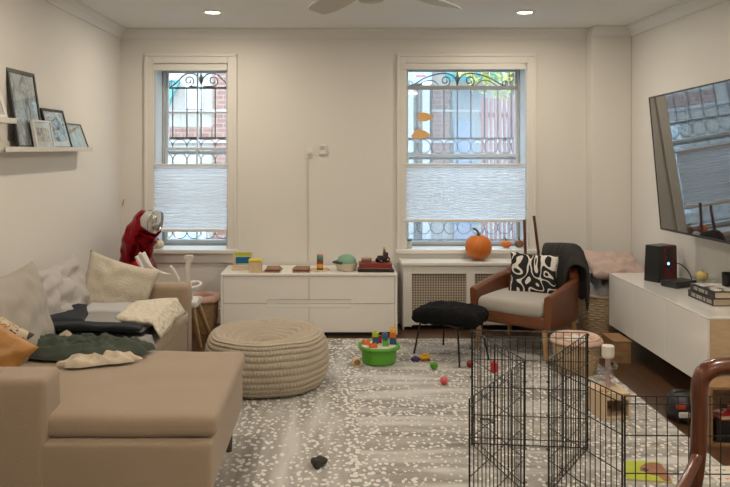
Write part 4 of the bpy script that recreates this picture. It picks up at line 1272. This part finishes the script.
# dark throw over the back
bm = new(); R = []
n = 34
for i in range(n + 1):
    s = i / n                         # along the back, from the centre round to the right arm
    a = PI * .50 - s * PI * .44
    bx_, by_ = HWID * math.copysign(abs(math.cos(a)) ** .6, math.cos(a)), .15 + .17 * max(0, math.sin(a)) ** .7
    d = Vector((bx_, by_ - .08)).normalized()
    k = math.sin(PI * min(1, s * .96 + .02)) ** .4
    ring = []
    tp = .765 - .13 * max(0, s - .62) / .38
    prof_ = [(-.075, .44), (-.070, .56), (-.060, tp - .06), (-.03, tp + .015 * k), (.03, tp + .03 * k), (.085, tp - .02), (.10, .62 if tp > .7 else .56), (.10, .46), (.10, .34 + .10 * noise.noise(Vector((s * 4, 1, 2))))]
    for (o, z) in prof_:
        w = .016 * noise.noise(Vector((s * 7, z * 3, 4))) + .008 * math.sin(s * 38 + z * 3)
        ring.append(bm.verts.new((bx_ + d.x * (o + w), by_ + d.y * (o + w), z)))
    R.append(ring)
for i in range(n):
    for q in range(len(R[0]) - 1): bm.faces.new((R[i][q], R[i][q + 1], R[i + 1][q + 1], R[i + 1][q]))
M_char = mat('charcoal_throw', (.030, .028, .026), .95, bump=.4, bscale=150, vary=.15)
th_ = obj('charcoal_blanket', bm, M_char, None, smooth=True, solid=.018, loc=(*AC, .009), rot=(0, 0, AR))
sb = th_.modifiers.new('sub', 'SUBSURF'); sb.levels = 1; sb.render_levels = 1
tag(th_, 'charcoal blanket draped over the back of the leather armchair', 'blanket')

# ---------------------------------------------------------------- fur stool
st = thing('fur_stool', 'black fur topped stool with thin black metal legs', 'stool', (.85, 5.64, .009), -.50)
def furfn(p, h):
    p = p.copy()
    u, v = p.x / h.x, p.y / h.y
    if p.z > 0: p.z += .030 * (1 - u * u) - .0
    p += Vector((noise.noise(p * 30), noise.noise(p * 30 + Vector((5, 0, 0))), noise.noise(p * 34 + Vector((0, 5, 0))))) * .009
    if p.z < 0: p.z -= .012 * abs(noise.noise(Vector((p.x * 40, p.y * 40, 1))))
    return p
obj('fur_seat', rbox(new(), .50, .36, .095, .045, (0, 0, .300), 30, furfn), mat('black_fur', (.006, .006, .007), .95, bump=1.0, bscale=160, vary=.5, vscale=60, spec=.2), st, smooth=True)
inv = lambda X, Y: rotz((X - .85, Y - 5.64), .50)
feet = [inv(.585, 5.70), inv(.84, 5.95), inv(1.11, 5.52), inv(.868, 5.34)]
for fx_, fy_ in feet:
    obj('leg', tube(new(), [(fx_ * .80, fy_ * .80, .27), (fx_, fy_, 0)], .0075, 8), M_blackmetal, st)
obj('seat_rail', tube(new(), [(fx_ * .80, fy_ * .80, .262) for fx_, fy_ in feet], .007, 8, closed=True), M_blackmetal, st)

# ---------------------------------------------------------------- television
tv = thing('television', 'large flat black television tilted on the right wall', 'television', (2.31, 5.5, 1.44))
TL, TH = 1.72, .955
tv.rotation_euler = (0, 0, 0)
# local: y runs towards the camera (negative), z up, screen faces -x; tilt leans the top into the room
Mt = Matrix.Rotation(math.radians(-1.2), 4, 'X') @ Matrix.Rotation(math.radians(-1.3), 4, 'Z') @ Matrix.Rotation(math.radians(-4.6), 4, 'Y')
def tvb(*a): return B(*a, M=Mt)
obj('case', tvb(0.004, .035, -TL, 0, -TH / 2, TH / 2), M_black, tv, bevel=.004)
m_scr = mat('screen_glass', (.010, .010, .010), .035, spec=1.0, coat=1.0)
m_scr.node_tree.nodes['Principled BSDF'].inputs['Coat IOR'].default_value = 1.55
m_scr.node_tree.nodes['Principled BSDF'].inputs['Coat Roughness'].default_value = .02
obj('screen', tvb(-.002, .004, -TL + .008, -.008, -TH / 2 + .012, TH / 2 - .008), m_scr, tv)
bm = new()
for a in ((-TL, 0, TH / 2 - .006, TH / 2 + .002), (-TL, 0, -TH / 2 - .002, -TH / 2 + .012)): box(bm, -.005, .006, *a, M=Mt)
for a in ((-.006, .002), (-TL - .002, -TL + .006)): box(bm, -.005, .006, *a, -TH / 2, TH / 2, M=Mt)
obj('bezel', bm, M_black, tv)
obj('wall_mount', B(.05, XR - 2.31 - .001, -TL / 2 - .25, -TL / 2 + .25, -.12, .12), M_blackmetal, tv)

# ---------------------------------------------------------------- wall mounted console
CX0, CY0, CY1, CZ0, CZ1 = 2.14, 4.384, 5.957, .168, .573
con = thing('media_console', 'glossy white wall mounted media console with three doors under the television', 'console', (2.35, 5.17, CZ0))
def cb(x0, x1, y0, y1, z0, z1): return B(x0 - 2.35, x1 - 2.35, y0 - 5.17, y1 - 5.17, z0 - CZ0, z1 - CZ0)
obj('body', cb(CX0 + .02, XR - .002, CY0 + .018, CY1, CZ0, CZ1 - .012), M_white, con)
obj('top', cb(CX0, XR - .002, CY0, CY1, CZ1 - .012, CZ1), M_gloss, con, bevel=.002)
M_tan = wood('tan_side_panel', (.56, .40, .245), (.62, .46, .29), .5, (3, 3, 10))
obj('side_panel', cb(CX0 + .019, XR - .002, CY0, CY0 + .018, CZ0, CZ1 - .012), M_tan, con)
ys = [CY0, 4.943, 5.458, CY1]
for a, b in zip(ys[:-1], ys[1:]):
    obj('door', cb(CX0, CX0 + .018, a + .0015, b - .0015, CZ0, CZ1 - .014), M_gloss, con, bevel=.0015)

# things on the console
t = thing('speaker_box', 'dark red and black speaker tower with small blue light on the console', 'speaker', (2.385, 5.60, CZ1), .50)
bm = new()
def taper(bm, x0, x1, y0, y1, z0, z1, k, off=0):
    vs = []
    for z, s in ((z0, 1), (z1, k)):
        for x, y in ((x0, y0), (x1, y0), (x1, y1), (x0, y1)): vs.append(bm.verts.new((x * s + (off if z == z1 else 0), y * s, z)))
    for f in ((3, 2, 1, 0), (4, 5, 6, 7), (0, 1, 5, 4), (1, 2, 6, 5), (2, 3, 7, 6), (3, 0, 4, 7)): bm.faces.new([vs[i] for i in f])
    return bm
obj('case', taper(bm, -.10, .10, -.07, .06, 0, .265, .94, .006), M_black, t, bevel=.006)
obj('red_panel', taper(new(), -.045, .101, -.073, .055, .003, .258, .94, .006), mat('dark_red_gloss', (.085, .006, .008), .22, vary=.1), t, bevel=.004)
obj('dark_inset', B(-.012, .03, -.074, -.060, .10, .235), M_black, t, bevel=.002)
obj('blue_light', lathe(new(), [(0, -.001), (.010, -.001), (.010, .002), (0, .003)], 16), mat('blue_led', (.2, .6, .9), .3, emit=(.25, .7, 1), estr=3), t, loc=(.0, -.0745, .135), rot=(PI / 2, 0, 0))
tag(obj('speaker_cable', tube(new(), bez((2.47, 5.62, .70), (2.53, 5.60, .72), (2.545, 5.45, .68), (2.53, 5.40, .60), 12), .004, 6), M_black), 'thin black cable curving behind the red and black speaker', 'cable')
t = thing('set_top_box', 'flat black set top box beside the red speaker on the console', 'electronics box', (2.425, 5.37, CZ1), .45)
obj('case', B(-.11, .10, -.065, .065, .004, .045), M_black, t, bevel=.004)
for a in (-.09, .08):
    for b in (-.05, .05): obj('foot', B(a, a + .015, b - .007, b + .007, 0, .005), M_black, t)
t = thing('glass_bowl', 'footed glass bowl holding an apple near the stacked books', 'bowl', (2.465, 5.10, CZ1))
M_gb = thin_glass('bowl_glass', (.86, .88, .84), .16)
obj('foot', lathe(new(), [(0, 0), (.045, 0), (.045, .006), (.010, .012), (.010, .070), (.02, .078), (0, .078)], 24), M_gb, t, smooth=True)
obj('bowl_wall', lathe(new(), [(.0, .078), (.04, .082), (.075, .105), (.078, .108), (.074, .110), (.04, .087), (0, .083)], 32), M_gb, t, smooth=True)
t = thing('apple', 'yellow green apple in the footed glass bowl', 'apple', (2.458, 5.10, CZ1 + .085))
pr = [(0, .006), (.018, .002), (.03, .012), (.038, .032), (.036, .052), (.022, .064), (.008, .062), (0, .056)]
obj('flesh', lathe(new(), pr, 24), ramp_mat('apple_skin', [(0, (.42, .38, .10)), (.55, (.56, .42, .14)), (.7, (.50, .22, .08))], 12, .35, constant=False), t, smooth=True)
obj('stalk', tube(new(), [(0, 0, .056), (.004, 0, .074)], .0022, 6), M_darkwood, t)
M_page = mat('book_pages', (.60, .50, .36), .8, vary=.1, vscale=90, stretch=(1, 1, 20))
M_bcover = mat('black_book_cover', (.014, .013, .013), .4, vary=.1)
def big_book(label, x0, x1, y0, y1, z, h, title_seed, rz=0):
    t = thing('coffee_table_book', label, 'book', ((x0 + x1) / 2, (y0 + y1) / 2, z), rz)
    a, b = (x1 - x0) / 2, (y1 - y0) / 2
    bm = new(); box(bm, -a, a, -b, b, 0, .004); box(bm, -a, a, -b, b, h - .004, h); box(bm, -a, -a + .005, -b, b, .004, h - .004)
    obj('cover', bm, M_bcover, t, bevel=.001)
    obj('pages', B(-a + .005, a - .008, -b + .006, b - .006, .004, h - .004), M_page, t)
    random.seed(title_seed); y = b - .05
    M_sp = mat('spine_white', (.45, .42, .38), .6)
    for nl in (5, 7, 3, 6):       # words of small printed strokes along the spine
        bm = new(); ys0 = y
        for q in range(nl):
            box(bm, -a - .0008, -a, y - .009, y, h * .28, h * .34)
            box(bm, -a - .0008, -a, y - .003, y, h * .34, h * .72)
            if q % 2: box(bm, -a - .0008, -a, y - .009, y - .006, h * .34, h * .72)
            else: box(bm, -a - .0008, -a, y - .009, y - .003, h * .62, h * .72)
            y -= .009
            if q < nl - 1: box(bm, -a - .0008, -a, y - .002, y, h * .28, h * .34); y -= .002
        obj('spine_word', bm, M_sp, t)
        y -= .014
        if y < -b + .07: break
    return t
big_book('lower thick black book lying on the near end of the console', 2.325, 2.545, 4.69, 5.02, CZ1, .046, 3)
tb = big_book('upper thick black book with pale cover picture on the console stack', 2.33, 2.53, 4.68, 5.00, CZ1 + .0465, .044, 6)
obj('cover_picture', B(-.085, .09, -.14, .14, .044, .0448), ramp_mat('book_cover_print', [(0, (.05, .05, .05)), (.42, (.55, .53, .48)), (.55, (.72, .70, .66))], 9, .4), tb)
t = thing('black_mug', 'black mug standing on the stacked black books', 'mug', (2.515, 4.885, CZ1 + .0915))
obj('mug_body', lathe(new(), [(0, 0), (.028, 0), (.031, .004), (.033, .085), (.030, .085), (.028, .008), (0, .008)], 26), M_black, t, smooth=True)
obj('handle', tube(new(), bez((.03, 0, .07), (.06, 0, .075), (.058, 0, .02), (.03, 0, .018), 10), .0045, 8), M_black, t, loc=(0, 0, 0), rot=(0, 0, -2.0))

# below the console
M_crate = wood('crate_wood', (.24, .13, .055), (.32, .19, .09), .55, (3, 3, 8))
t = thing('wooden_box', 'plain brown wooden box on the floor under the far console end', 'box', (2.06, 5.58, 0))
bm = new(); box(bm, -.065, .060, -.12, .12, 0, .150); obj('box_body', bm, M_crate, t, bevel=.003)
obj('lid', B(-.068, .063, -.123, .123, .151, .163), M_crate, t, bevel=.003)
t = thing('open_crate', 'low open wooden shelf crate on the floor behind the dark chair', 'shelf', (2.14, 4.08, 0))
bm = new()
for a in ((-.20, -.185, -.14, .02, 0, .31), (.21, .225, -.14, .02, 0, .31), (-.185, .21, -.14, .02, .295, .31), (-.185, .21, -.14, .02, 0, .015), (-.185, .21, .008, .02, .015, .295)): box(bm, *a)
obj('crate_body', bm, M_crate, t, bevel=.002)
t = thing('black_box', 'black storage box inside the open wooden crate', 'box', (2.13, 4.02, .016))
obj('box_body', B(-.15, .15, -.06, .06, 0, .09), M_black, t, bevel=.003)
obj('box_lid', B(-.153, .153, -.063, .063, .09, .115), M_black, t, bevel=.003)
bm = new()
for i in range(3): box(bm, .02 + i * .02, .032 + i * .02, -.0645, -.0635, .095, .11)
obj('label_marks', bm, mat('spine_white', (.45, .42, .38), .6), t)
t = thing('red_book', 'red and white picture book lying on the black box in the crate', 'book', (2.11, 4.02, .132), .10)
M_redp = ramp_mat('red_print', [(0, (.45, .03, .03)), (.48, (.62, .55, .50)), (.56, (.40, .03, .03))], 14, .4)
obj('cover', box(box(new(), -.11, .11, -.055, .055, 0, .003), -.11, .11, -.055, .055, .021, .024), M_redp, t)
obj('pages', B(-.105, .105, -.05, .05, .003, .021), M_page, t)
t = thing('red_book', 'second red picture book leaning inside the crate above the first', 'book', (2.17, 4.02, .182), -.05)
obj('cover', B(-.09, .09, -.05, .05, 0, .022, M=Matrix.Rotation(-.22, 4, 'Y') ), M_redp, t)
# round black bag
t = thing('black_bag', 'round black bag with red and white patches under the console', 'bag', (1.98, 4.36, 0))
bm = lathe(new(), [(0, 0), (.08, .002), (.105, .015), (.112, .06), (.10, .11), (.07, .145), (.03, .158), (0, .16)], 30, fn=lambda r, z, a, j: (r * (1 + .05 * noise.noise(Vector((math.cos(a) * 2, math.sin(a) * 2, z * 9)))), z), sx=.75)
obj('bag_body', bm, mat('black_nylon', (.016, .016, .018), .5, bump=.2, bscale=30, vary=.2), t, smooth=True)
obj('bag_patch', B(-.07, -.02, -.108, -.090, .085, .115), mat('patch_red', (.5, .05, .03), .6, vary=.2), t, bevel=.004)
obj('bag_patch', B(-.06, .0, -.116, -.100, .04, .07), mat('patch_white', (.6, .58, .54), .6, vary=.1), t, bevel=.004)
obj('handle', tube(new(), bez((-.04, 0, .14), (-.04, -.02, .168), (.04, -.02, .168), (.04, 0, .14), 12), .008, 8), M_black, t)

# ---------------------------------------------------------------- ball tower toy for the cat on a wooden box
RG = .009
t = thing('treat_tower', 'wooden box toy with clear spiral tower and white cup on top', 'toy', (1.580, 4.42, RG), .06)
bw, bd, bh, q = .092, .10, .145, .012
bm = new()
box(bm, -bw, -bw + q, -bd, bd, 0, bh); box(bm, bw - q, bw, -bd, bd, 0, bh); box(bm, -bw + q, bw - q, bd - q, bd, 0, bh)
box(bm, -bw + q, bw - q, -bd, bd - q, bh - q, bh); box(bm, -bw + q, bw - q, -bd, bd - q, 0, q)
box(bm, -bw + q, -.045, -bd, -bd + q, q, bh - q); box(bm, -.045, bw - q, -bd, -bd + q, bh - .04, bh - q)
obj('wooden_box', bm, mat('pale_pine', (.62, .47, .31), .5, vary=.08), t, bevel=.002)
obj('pole', tube(new(), [(.01, .02, bh), (.01, .02, .33)], .014, 14), mat('mauve_tube', (.42, .30, .30), .35, vary=.05), t)
obj('cup', lathe(new(), [(0, .315), (.030, .317), (.036, .33), (.036, .385), (.033, .388), (0, .388)], 24, (.01, .02, 0)), mat('cup_white', (.68, .64, .58), .4), t, smooth=False)
bm = new()
pts = []
for i in range(60):
    a = i / 59 * 2 * PI * 2.6; r = .050 + .012 * math.sin(i * .2)
    pts.append((.01 - .012 + r * math.cos(a), .02 + r * math.sin(a), bh + .012 + i / 59 * .17))
obj('clear_spiral', tube(bm, pts, .013, 8, flat=.35), thin_glass('clear_plastic', (.88, .90, .92), .22), t, smooth=True)
obj('small_dish', lathe(new(), [(0, bh), (.022, bh), (.026, bh + .006), (.02, bh + .004), (0, bh + .003)], 18, (-.045, -.055, 0), sx=1.2), M_oak, t)

# ---------------------------------------------------------------- toys on the rug
tub = thing('toy_tub', 'green plastic tub of building blocks on the rug', 'toy tub', ((379 - 336) / F * 5.45, 5.47, RG))
M_green = mat('toy_green', (.10, .36, .025), .35, vary=.05)
def oct_(r, z, a, j):
    k = (a + PI / 8) % (PI / 4) - PI / 8
    return r * (1 + .5 * (math.cos(PI / 8) / math.cos(k) - 1)), z
obj('tub_wall', lathe(new(), [(0, 0), (.115, 0), (.125, .012), (.133, .10), (.150, .105), (.158, .118), (.150, .132), (.138, .130), (.128, .118), (0, .114)], 64, fn=oct_), M_green, tub, smooth=False, bevel=.002)
obj('white_tray', lathe(new(), [(0, .1145), (.122, .1195), (.124, .124), (0, .126)], 48), mat('toy_white', (.68, .64, .58), .4, vary=.03), tub)
tx, ty = tub.location.x, tub.location.y
def blk(px, w, d, z0, h, col, label, dy=0.0, stud=True, n=1):
    x = (px - 336) / F * (5.47 + dy)
    t = thing('toy_brick', label, 'toy brick', (x, 5.47 + dy, z0), .15 * math.sin(px))
    m = mat('brick_' + col[0], col[1], .35, vary=.04)
    obj('brick_body', B(-w, w, -d, d, 0, h), m, t, bevel=.003)
    if stud:
        for i in range(n): obj('stud', lathe(new(), [(0, h), (.010, h), (.010, h + .008), (0, h + .008)], 14, (0 if n == 1 else (-.5 + i) * w, 0, 0)), m, t)
    return t
GR, BL, RD, OR, LI, YE = ('green', (.10, .36, .03)), ('blue', (.035, .10, .22)), ('red', (.45, .02, .015)), ('orange', (.75, .15, .02)), ('lime', (.40, .52, .04)), ('yellow', (.80, .42, .02))
TZ = RG + .126
blk(375.5, .021, .018, TZ, .042, BL, 'blue toy brick at the left rear of the green tub', .03)
blk(375.5, .023, .020, TZ + .050, .032, LI, 'lime toy brick on top of the left blue brick', .03)
blk(380, .012, .014, TZ, .045, RD, 'small red toy brick between the left and middle stacks', .06)
blk(385.5, .021, .018, TZ, .038, GR, 'green toy brick at the bottom of the middle stack', -.03)
blk(385.0, .021, .018, TZ + .046, .040, BL, 'blue toy brick on top of the middle stack', -.03)
blk(392.8, .024, .018, TZ, .040, BL, 'blue toy brick at the bottom of the right stack', .02)
blk(392.8, .023, .019, TZ + .048, .026, OR, 'orange toy brick in the middle of the right stack', .02)
blk(392.8, .021, .018, TZ + .082, .030, YE, 'yellow toy brick on top of the right stack', .02)
blk(366, .028, .018, TZ, .020, OR, 'flat orange toy brick at the left rear of the tub', .02, True, 2)
blk(373, .030, .020, TZ, .020, OR, 'flat orange toy brick at the front of the tub', -.07, True, 2)

t = thing('wooden_cup', 'small round wooden cup lying on its side left of the green tub', 'toy', ((355.5 - 336) / F * 5.38, 5.38, RG + .031), .25)
o = obj('cup_wall', lathe(new(), [(0, 0), (.030, 0), (.031, .05), (.026, .05), (.025, .006), (0, .006)], 26), M_lw, t, rot=(PI / 2, 0, 0), loc=(0, 0, 0), smooth=False)
def ground(px, py, z=RG):
    y = (EYE - z) * F / (py - 148); return (px - 336) / F * y, y
def ball(px, py, r, col, name, label, cat='ball'):
    x, y = ground(px, py)
    t = thing(name, label, cat, (x, y, RG))
    m = mat(name + '_' + label.split()[1], col, .4, vary=.06)
    obj('ball_body', lathe(new(), [(r * math.sin(PI * i / 14), r - r * math.cos(PI * i / 14)) for i in range(15)], 24), m, t, smooth=True)
    return t
b = ball(444, 384.5, .026, (.62, .09, .09), 'toy_ball', 'small coral pink ball on the rug in front of the stool')
b = ball(434, 369.5, .027, (.09, .28, .03), 'toy_ball', 'small green ball with holes near the stool')
obj('cap_ring', lathe(new(), [(.012, 0), (.018, 0), (.018, .01), (.012, .01)], 16, (-.012, -.012, .038)), M_green, b)
b = ball(470, 367.5, .025, (.22, .008, .012), 'toy_ball', 'small dark red ball beside the left edge of the pen')
x, y = ground(425, 360.5)
t = thing('yellow_toy', 'small yellow toy car on the rug between the purple star and the green ball', 'toy', (x, y, RG), .3)
obj('body', rbox(new(), .075, .042, .030, .012, (0, 0, .023), 4), mat('toy_amber', (.68, .36, .02), .35, vary=.05), t, smooth=True)
obj('roof', rbox(new(), .038, .034, .018, .008, (-.004, 0, .044), 4), MATS['toy_amber'], t, smooth=True)
for sx_ in (-.022, .022):
    for sy_ in (-.021, .021): obj('wheel', lathe(new(), [(0, -.004), (.009, -.004), (.009, .004), (0, .004)], 14), mat('wheel_brown', (.2, .08, .02), .5), t, loc=(sx_, sy_, .009), rot=(PI / 2, 0, 0))
x, y = ground(415.5, 361)
bm = new()
ring_t, ring_b = [], []
for i in range(10):
    a = PI * 2 * i / 10 + .3; r = .040 if i % 2 == 0 else .020
    ring_b.append(bm.verts.new((x + r * math.cos(a), y + r * math.sin(a), RG))); ring_t.append(bm.verts.new((x + r * .8 * math.cos(a), y + r * .8 * math.sin(a), RG + .022)))
top_ = bm.verts.new((x, y, RG + .040))
for i in range(10):
    bm.faces.new((ring_b[i], ring_b[(i + 1) % 10], ring_t[(i + 1) % 10], ring_t[i])); bm.faces.new((ring_t[i], ring_t[(i + 1) % 10], top_))
bm.faces.new(ring_b[::-1])
tag(obj('star_toy', bm, mat('toy_purple', (.05, .025, .11), .4, vary=.1), bevel=.002), 'small purple star shaped toy on the rug', 'toy')
x, y = ground(494, 372)
t = thing('red_toy', 'small bright red toy cylinder inside the pen beside the stool leg', 'toy', (x, y, RG), .2)
obj('toy_body', lathe(new(), [(0, 0), (.020, 0), (.023, .004), (.023, .060), (.019, .066), (0, .066)], 18), mat('toy_red', (.50, .015, .02), .35, vary=.05), t)
obj('toy_knob', lathe(new(), [(0, .066), (.008, .066), (.010, .078), (0, .084)], 12), MATS['toy_red'], t)
x, y = ground(319.5, 466)
bm = rbox(new(), .090, .055, .040, .018, (0, 0, .022), 7, lambda p, h: p + Vector((0, 0, .012 * noise.noise(p * 30))) + Vector((.0, .25 * p.x * abs(p.x) / .05, 0)) + Vector((noise.noise(p * 60), noise.noise(p * 60 + Vector((3, 0, 0))), 0)) * .006)
tag(obj('crumpled_sock', bm, mat('dark_grey_sock', (.045, .042, .036), .95, bump=.8, bscale=120, vary=.3), smooth=True, loc=(x, y, RG), rot=(0, 0, .7)), 'small dark grey crumpled sock alone on the rug near the front', 'sock')

# picture book and card in front
def pxg(px, py, z=RG): return ground(px, py, z)
t = thing('picture_book', 'lime green childrens book with brown dog picture on the rug behind the pen wires', 'book', (1.47, 3.615, RG), 0)
cs = [pxg(624, 462.5), pxg(660, 464), pxg(672, 484), pxg(627, 481)]
def poly_slab(quad, z0, z1, ox, oy):
    bm = new(); a = [bm.verts.new((x - ox, y - oy, z0)) for x, y in quad]; b = [bm.verts.new((x - ox, y - oy, z1)) for x, y in quad]
    bm.faces.new(a[::-1]); bm.faces.new(b)
    for i in range(len(a)): bm.faces.new((a[i], a[(i + 1) % len(a)], b[(i + 1) % len(a)], b[i]))
    return bm
obj('pages', poly_slab(cs, .001, .008, 1.47, 3.615), M_page, t)
obj('cover', poly_slab(cs, .008, .010, 1.47, 3.615), mat('lime_cover', (.42, .48, .03), .35, vary=.25, vscale=12), t)
dog = [pxg(640, 469), pxg(645, 465.5), pxg(652, 464.5), pxg(661, 466), pxg(667, 474), pxg(672, 483.5), pxg(664, 483), pxg(658, 478), pxg(651, 477), pxg(645, 474), pxg(640, 473)]
obj('dog_picture', poly_slab(dog, .010, .0106, 1.47, 3.615), mat('dog_brown', (.30, .13, .07), .5, vary=.5, vscale=30), t)
dark = [pxg(641, 470.5), pxg(646, 470), pxg(649, 473), pxg(645, 474.2)]
obj('dog_ear', poly_slab(dark, .0106, .011, 1.47, 3.615), mat('dog_dark', (.05, .025, .02), .5), t)
cs = [(1.765, 3.66), (2.06, 3.69), (2.06, 3.50), (1.755, 3.49)]
t = thing('word_card', 'white card printed with red and black marks on the floor behind the chair', 'card', (1.9, 3.6, .0095), 0)
obj('card_sheet', poly_slab(cs, 0, .004, 1.9, 3.6), mat('card_white', (.66, .63, .56), .5, vary=.03), t)
random.seed(4)
for col, nm in (((.5, .02, .02), 'red_marks'), ((.03, .03, .03), 'black_marks')):
    bm = new()
    for r_ in range(3):
        for c_ in range(8):
            if (r_ + c_ + (nm == 'red_marks')) % 2: continue
            xx = 1.775 - 1.9 + c_ * .035; yy = 3.63 - 3.6 - r_ * .048
            box(bm, xx, xx + random.uniform(.012, .022), yy - .009, yy, .004, .0045)
    obj(nm, bm, mat('mark_' + nm, col, .5), t)

# ---------------------------------------------------------------- folding wire pen
pen = thing('wire_playpen', 'folding black wire playpen zigzagging across the rug', 'playpen', (1.0, 3.6, RG))
PC = [(.50, 2.86), (.842, 3.39), (.703, 3.95), (1.29, 3.89), (.943, 3.38), (1.096, 2.90), (1.71, 2.885)]
PH = .595
def pen_panel(a, b, i):
    a = Vector((a[0] - 1.0, a[1] - 3.6, 0)); b = Vector((b[0] - 1.0, b[1] - 3.6, 0))
    d = b - a; Ln = d.length; d.normalize()
    a = a + d * .006; b = b - d * .006; Ln -= .012
    bm = new()
    for z, r in ((.006, .0026), (.036, .0023), (.155, .0023), (.30, .0023), (.445, .0023), (.565, .0023), (PH, .0026)):
        tube(bm, [a + Vector((0, 0, z)), b + Vector((0, 0, z))], r, 6)
    n = 15
    for k in range(n + 1):
        p = a + d * Ln * k / n
        r = .0038 if k in (0, n) else .0020
        tube(bm, [p + Vector((0, 0, .0 if k in (0, n) else .004)), p + Vector((0, 0, PH))], r, 6)
    return obj('wire_panel', bm, M_blackmetal, pen)
for i in range(len(PC) - 1): pen_panel(PC[i], PC[i + 1], i)
for (x, y) in PC[1:-1]:
    for z in (.05, .20, .35, .50, .585):
        obj('hinge_clip', tube(new(), [(x - 1.0 + .008 * math.cos(2 * PI * k / 10), y - 3.6 + .008 * math.sin(2 * PI * k / 10), z) for k in range(10)], .002, 5, closed=True), M_blackmetal, pen)
# door latch on the rear left panel
q = Vector((.745 - 1.0, 3.76 - 3.6, .20))
obj('latch', tube(new(), [q + Vector((-.03, .0, 0)), q + Vector((.0, -.03, .012)), q + Vector((.03, -.05, -.008))], .004, 6), M_blackmetal, pen)

# ---------------------------------------------------------------- dark wooden chair at the right edge
ch = thing('wooden_chair', 'dark polished wooden chair with rounded back in the near right corner', 'chair', (1.335, 2.42, 0), 0)
def cp(px, py, Y=2.33):
    x, z = at(px, py, Y); return (x - 1.335, Y - 2.42, z)
left = bez(cp(694, 487), cp(698, 460), cp(701, 425), cp(699.5, 398), 8) + bez(cp(699.5, 398), cp(698, 376), cp(704, 368), cp(722, 366.5), 8)[1:]
mid = [cp(740, 366), cp(776, 365.5), cp(811, 366)]
mx_ = at(776, 0, 2.33)[0] - 1.335
right = [(2 * mx_ - p[0], p[1], p[2]) for p in left[::-1]]
full = left + mid + right
rads = [.030 if 5 < i < len(full) - 6 else .026 for i in range(len(full))]
rads = [(.019 + .007 * min(1, p[2] / .9)) + (.002 if p[2] > .85 else 0) for p in full]
obj('back_frame', tube(new(), full, rads, 16, flat=1.0), M_darkwood, ch, smooth=True)
zb_, ys_ = .46, 2.33 - 2.42
lx, rx_ = full[0][0], full[-1][0]
obj('back_splat', B(mx_ - .05, mx_ + .05, ys_ - .008, ys_ + .008, .47, .885), M_darkwood, ch, bevel=.004)
for x_ in (lx, rx_):
    obj('leg', tube(new(), [(x_, ys_, full[0][2] + .01), (x_ + (-.01 if x_ == lx else .01), ys_ + .03, .22), (x_ + (-.02 if x_ == lx else .02), ys_ + .07, .009)], [.021, .020, .015], 12), M_darkwood, ch, smooth=True)
for x_ in (lx - .03, rx_ + .03):
    obj('leg', tube(new(), [(x_, ys_ - .42, .43), (x_, ys_ - .43, .009)], [.022, .014], 12), M_darkwood, ch, smooth=True)
obj('seat', rbox(new(), rx_ - lx + .10, .47, .05, .02, ((lx + rx_) / 2, ys_ - .215, .445), 8), M_darkwood, ch, smooth=True)
obj('side_rail', tube(new(), bez(cp(699, 452), cp(694, 466, 2.30), cp(686, 482, 2.24), cp(672, 505, 2.12), 8) + [(lx - .03, ys_ - .36, .60), (lx - .03, ys_ - .40, .45)], .016, 10), M_darkwood, ch, smooth=True)

# ---------------------------------------------------------------- groups of repeats
for prefix, phrase in (('toy_brick', 'toy bricks in the green tub'), ('framed_picture', 'framed pictures on the ledges'), ('picture_ledge', 'picture ledges on the left wall'),
                       ('flat_puzzle', 'flat puzzles on the drawer cabinet'), ('coffee_table_book', 'black books on the console'), ('sofa_pillow', 'big sofa pillows'),
                       ('wooden_stick', 'sticks leaning behind the armchair'), ('window_guard', 'iron guards outside the windows'), ('pleated_shade', 'pleated window shades'),
                       ('window_patch', 'orange patches on the wide window'), ('toy_ball', 'small balls on the rug'), ('red_book', 'red books in the crate'), ('cream_sock', 'small cream cloths behind the shirt')):
    for o_ in bpy.data.objects:
        if o_.parent is None and o_.name.split('.')[0] == prefix and 'category' in o_: o_['group'] = phrase
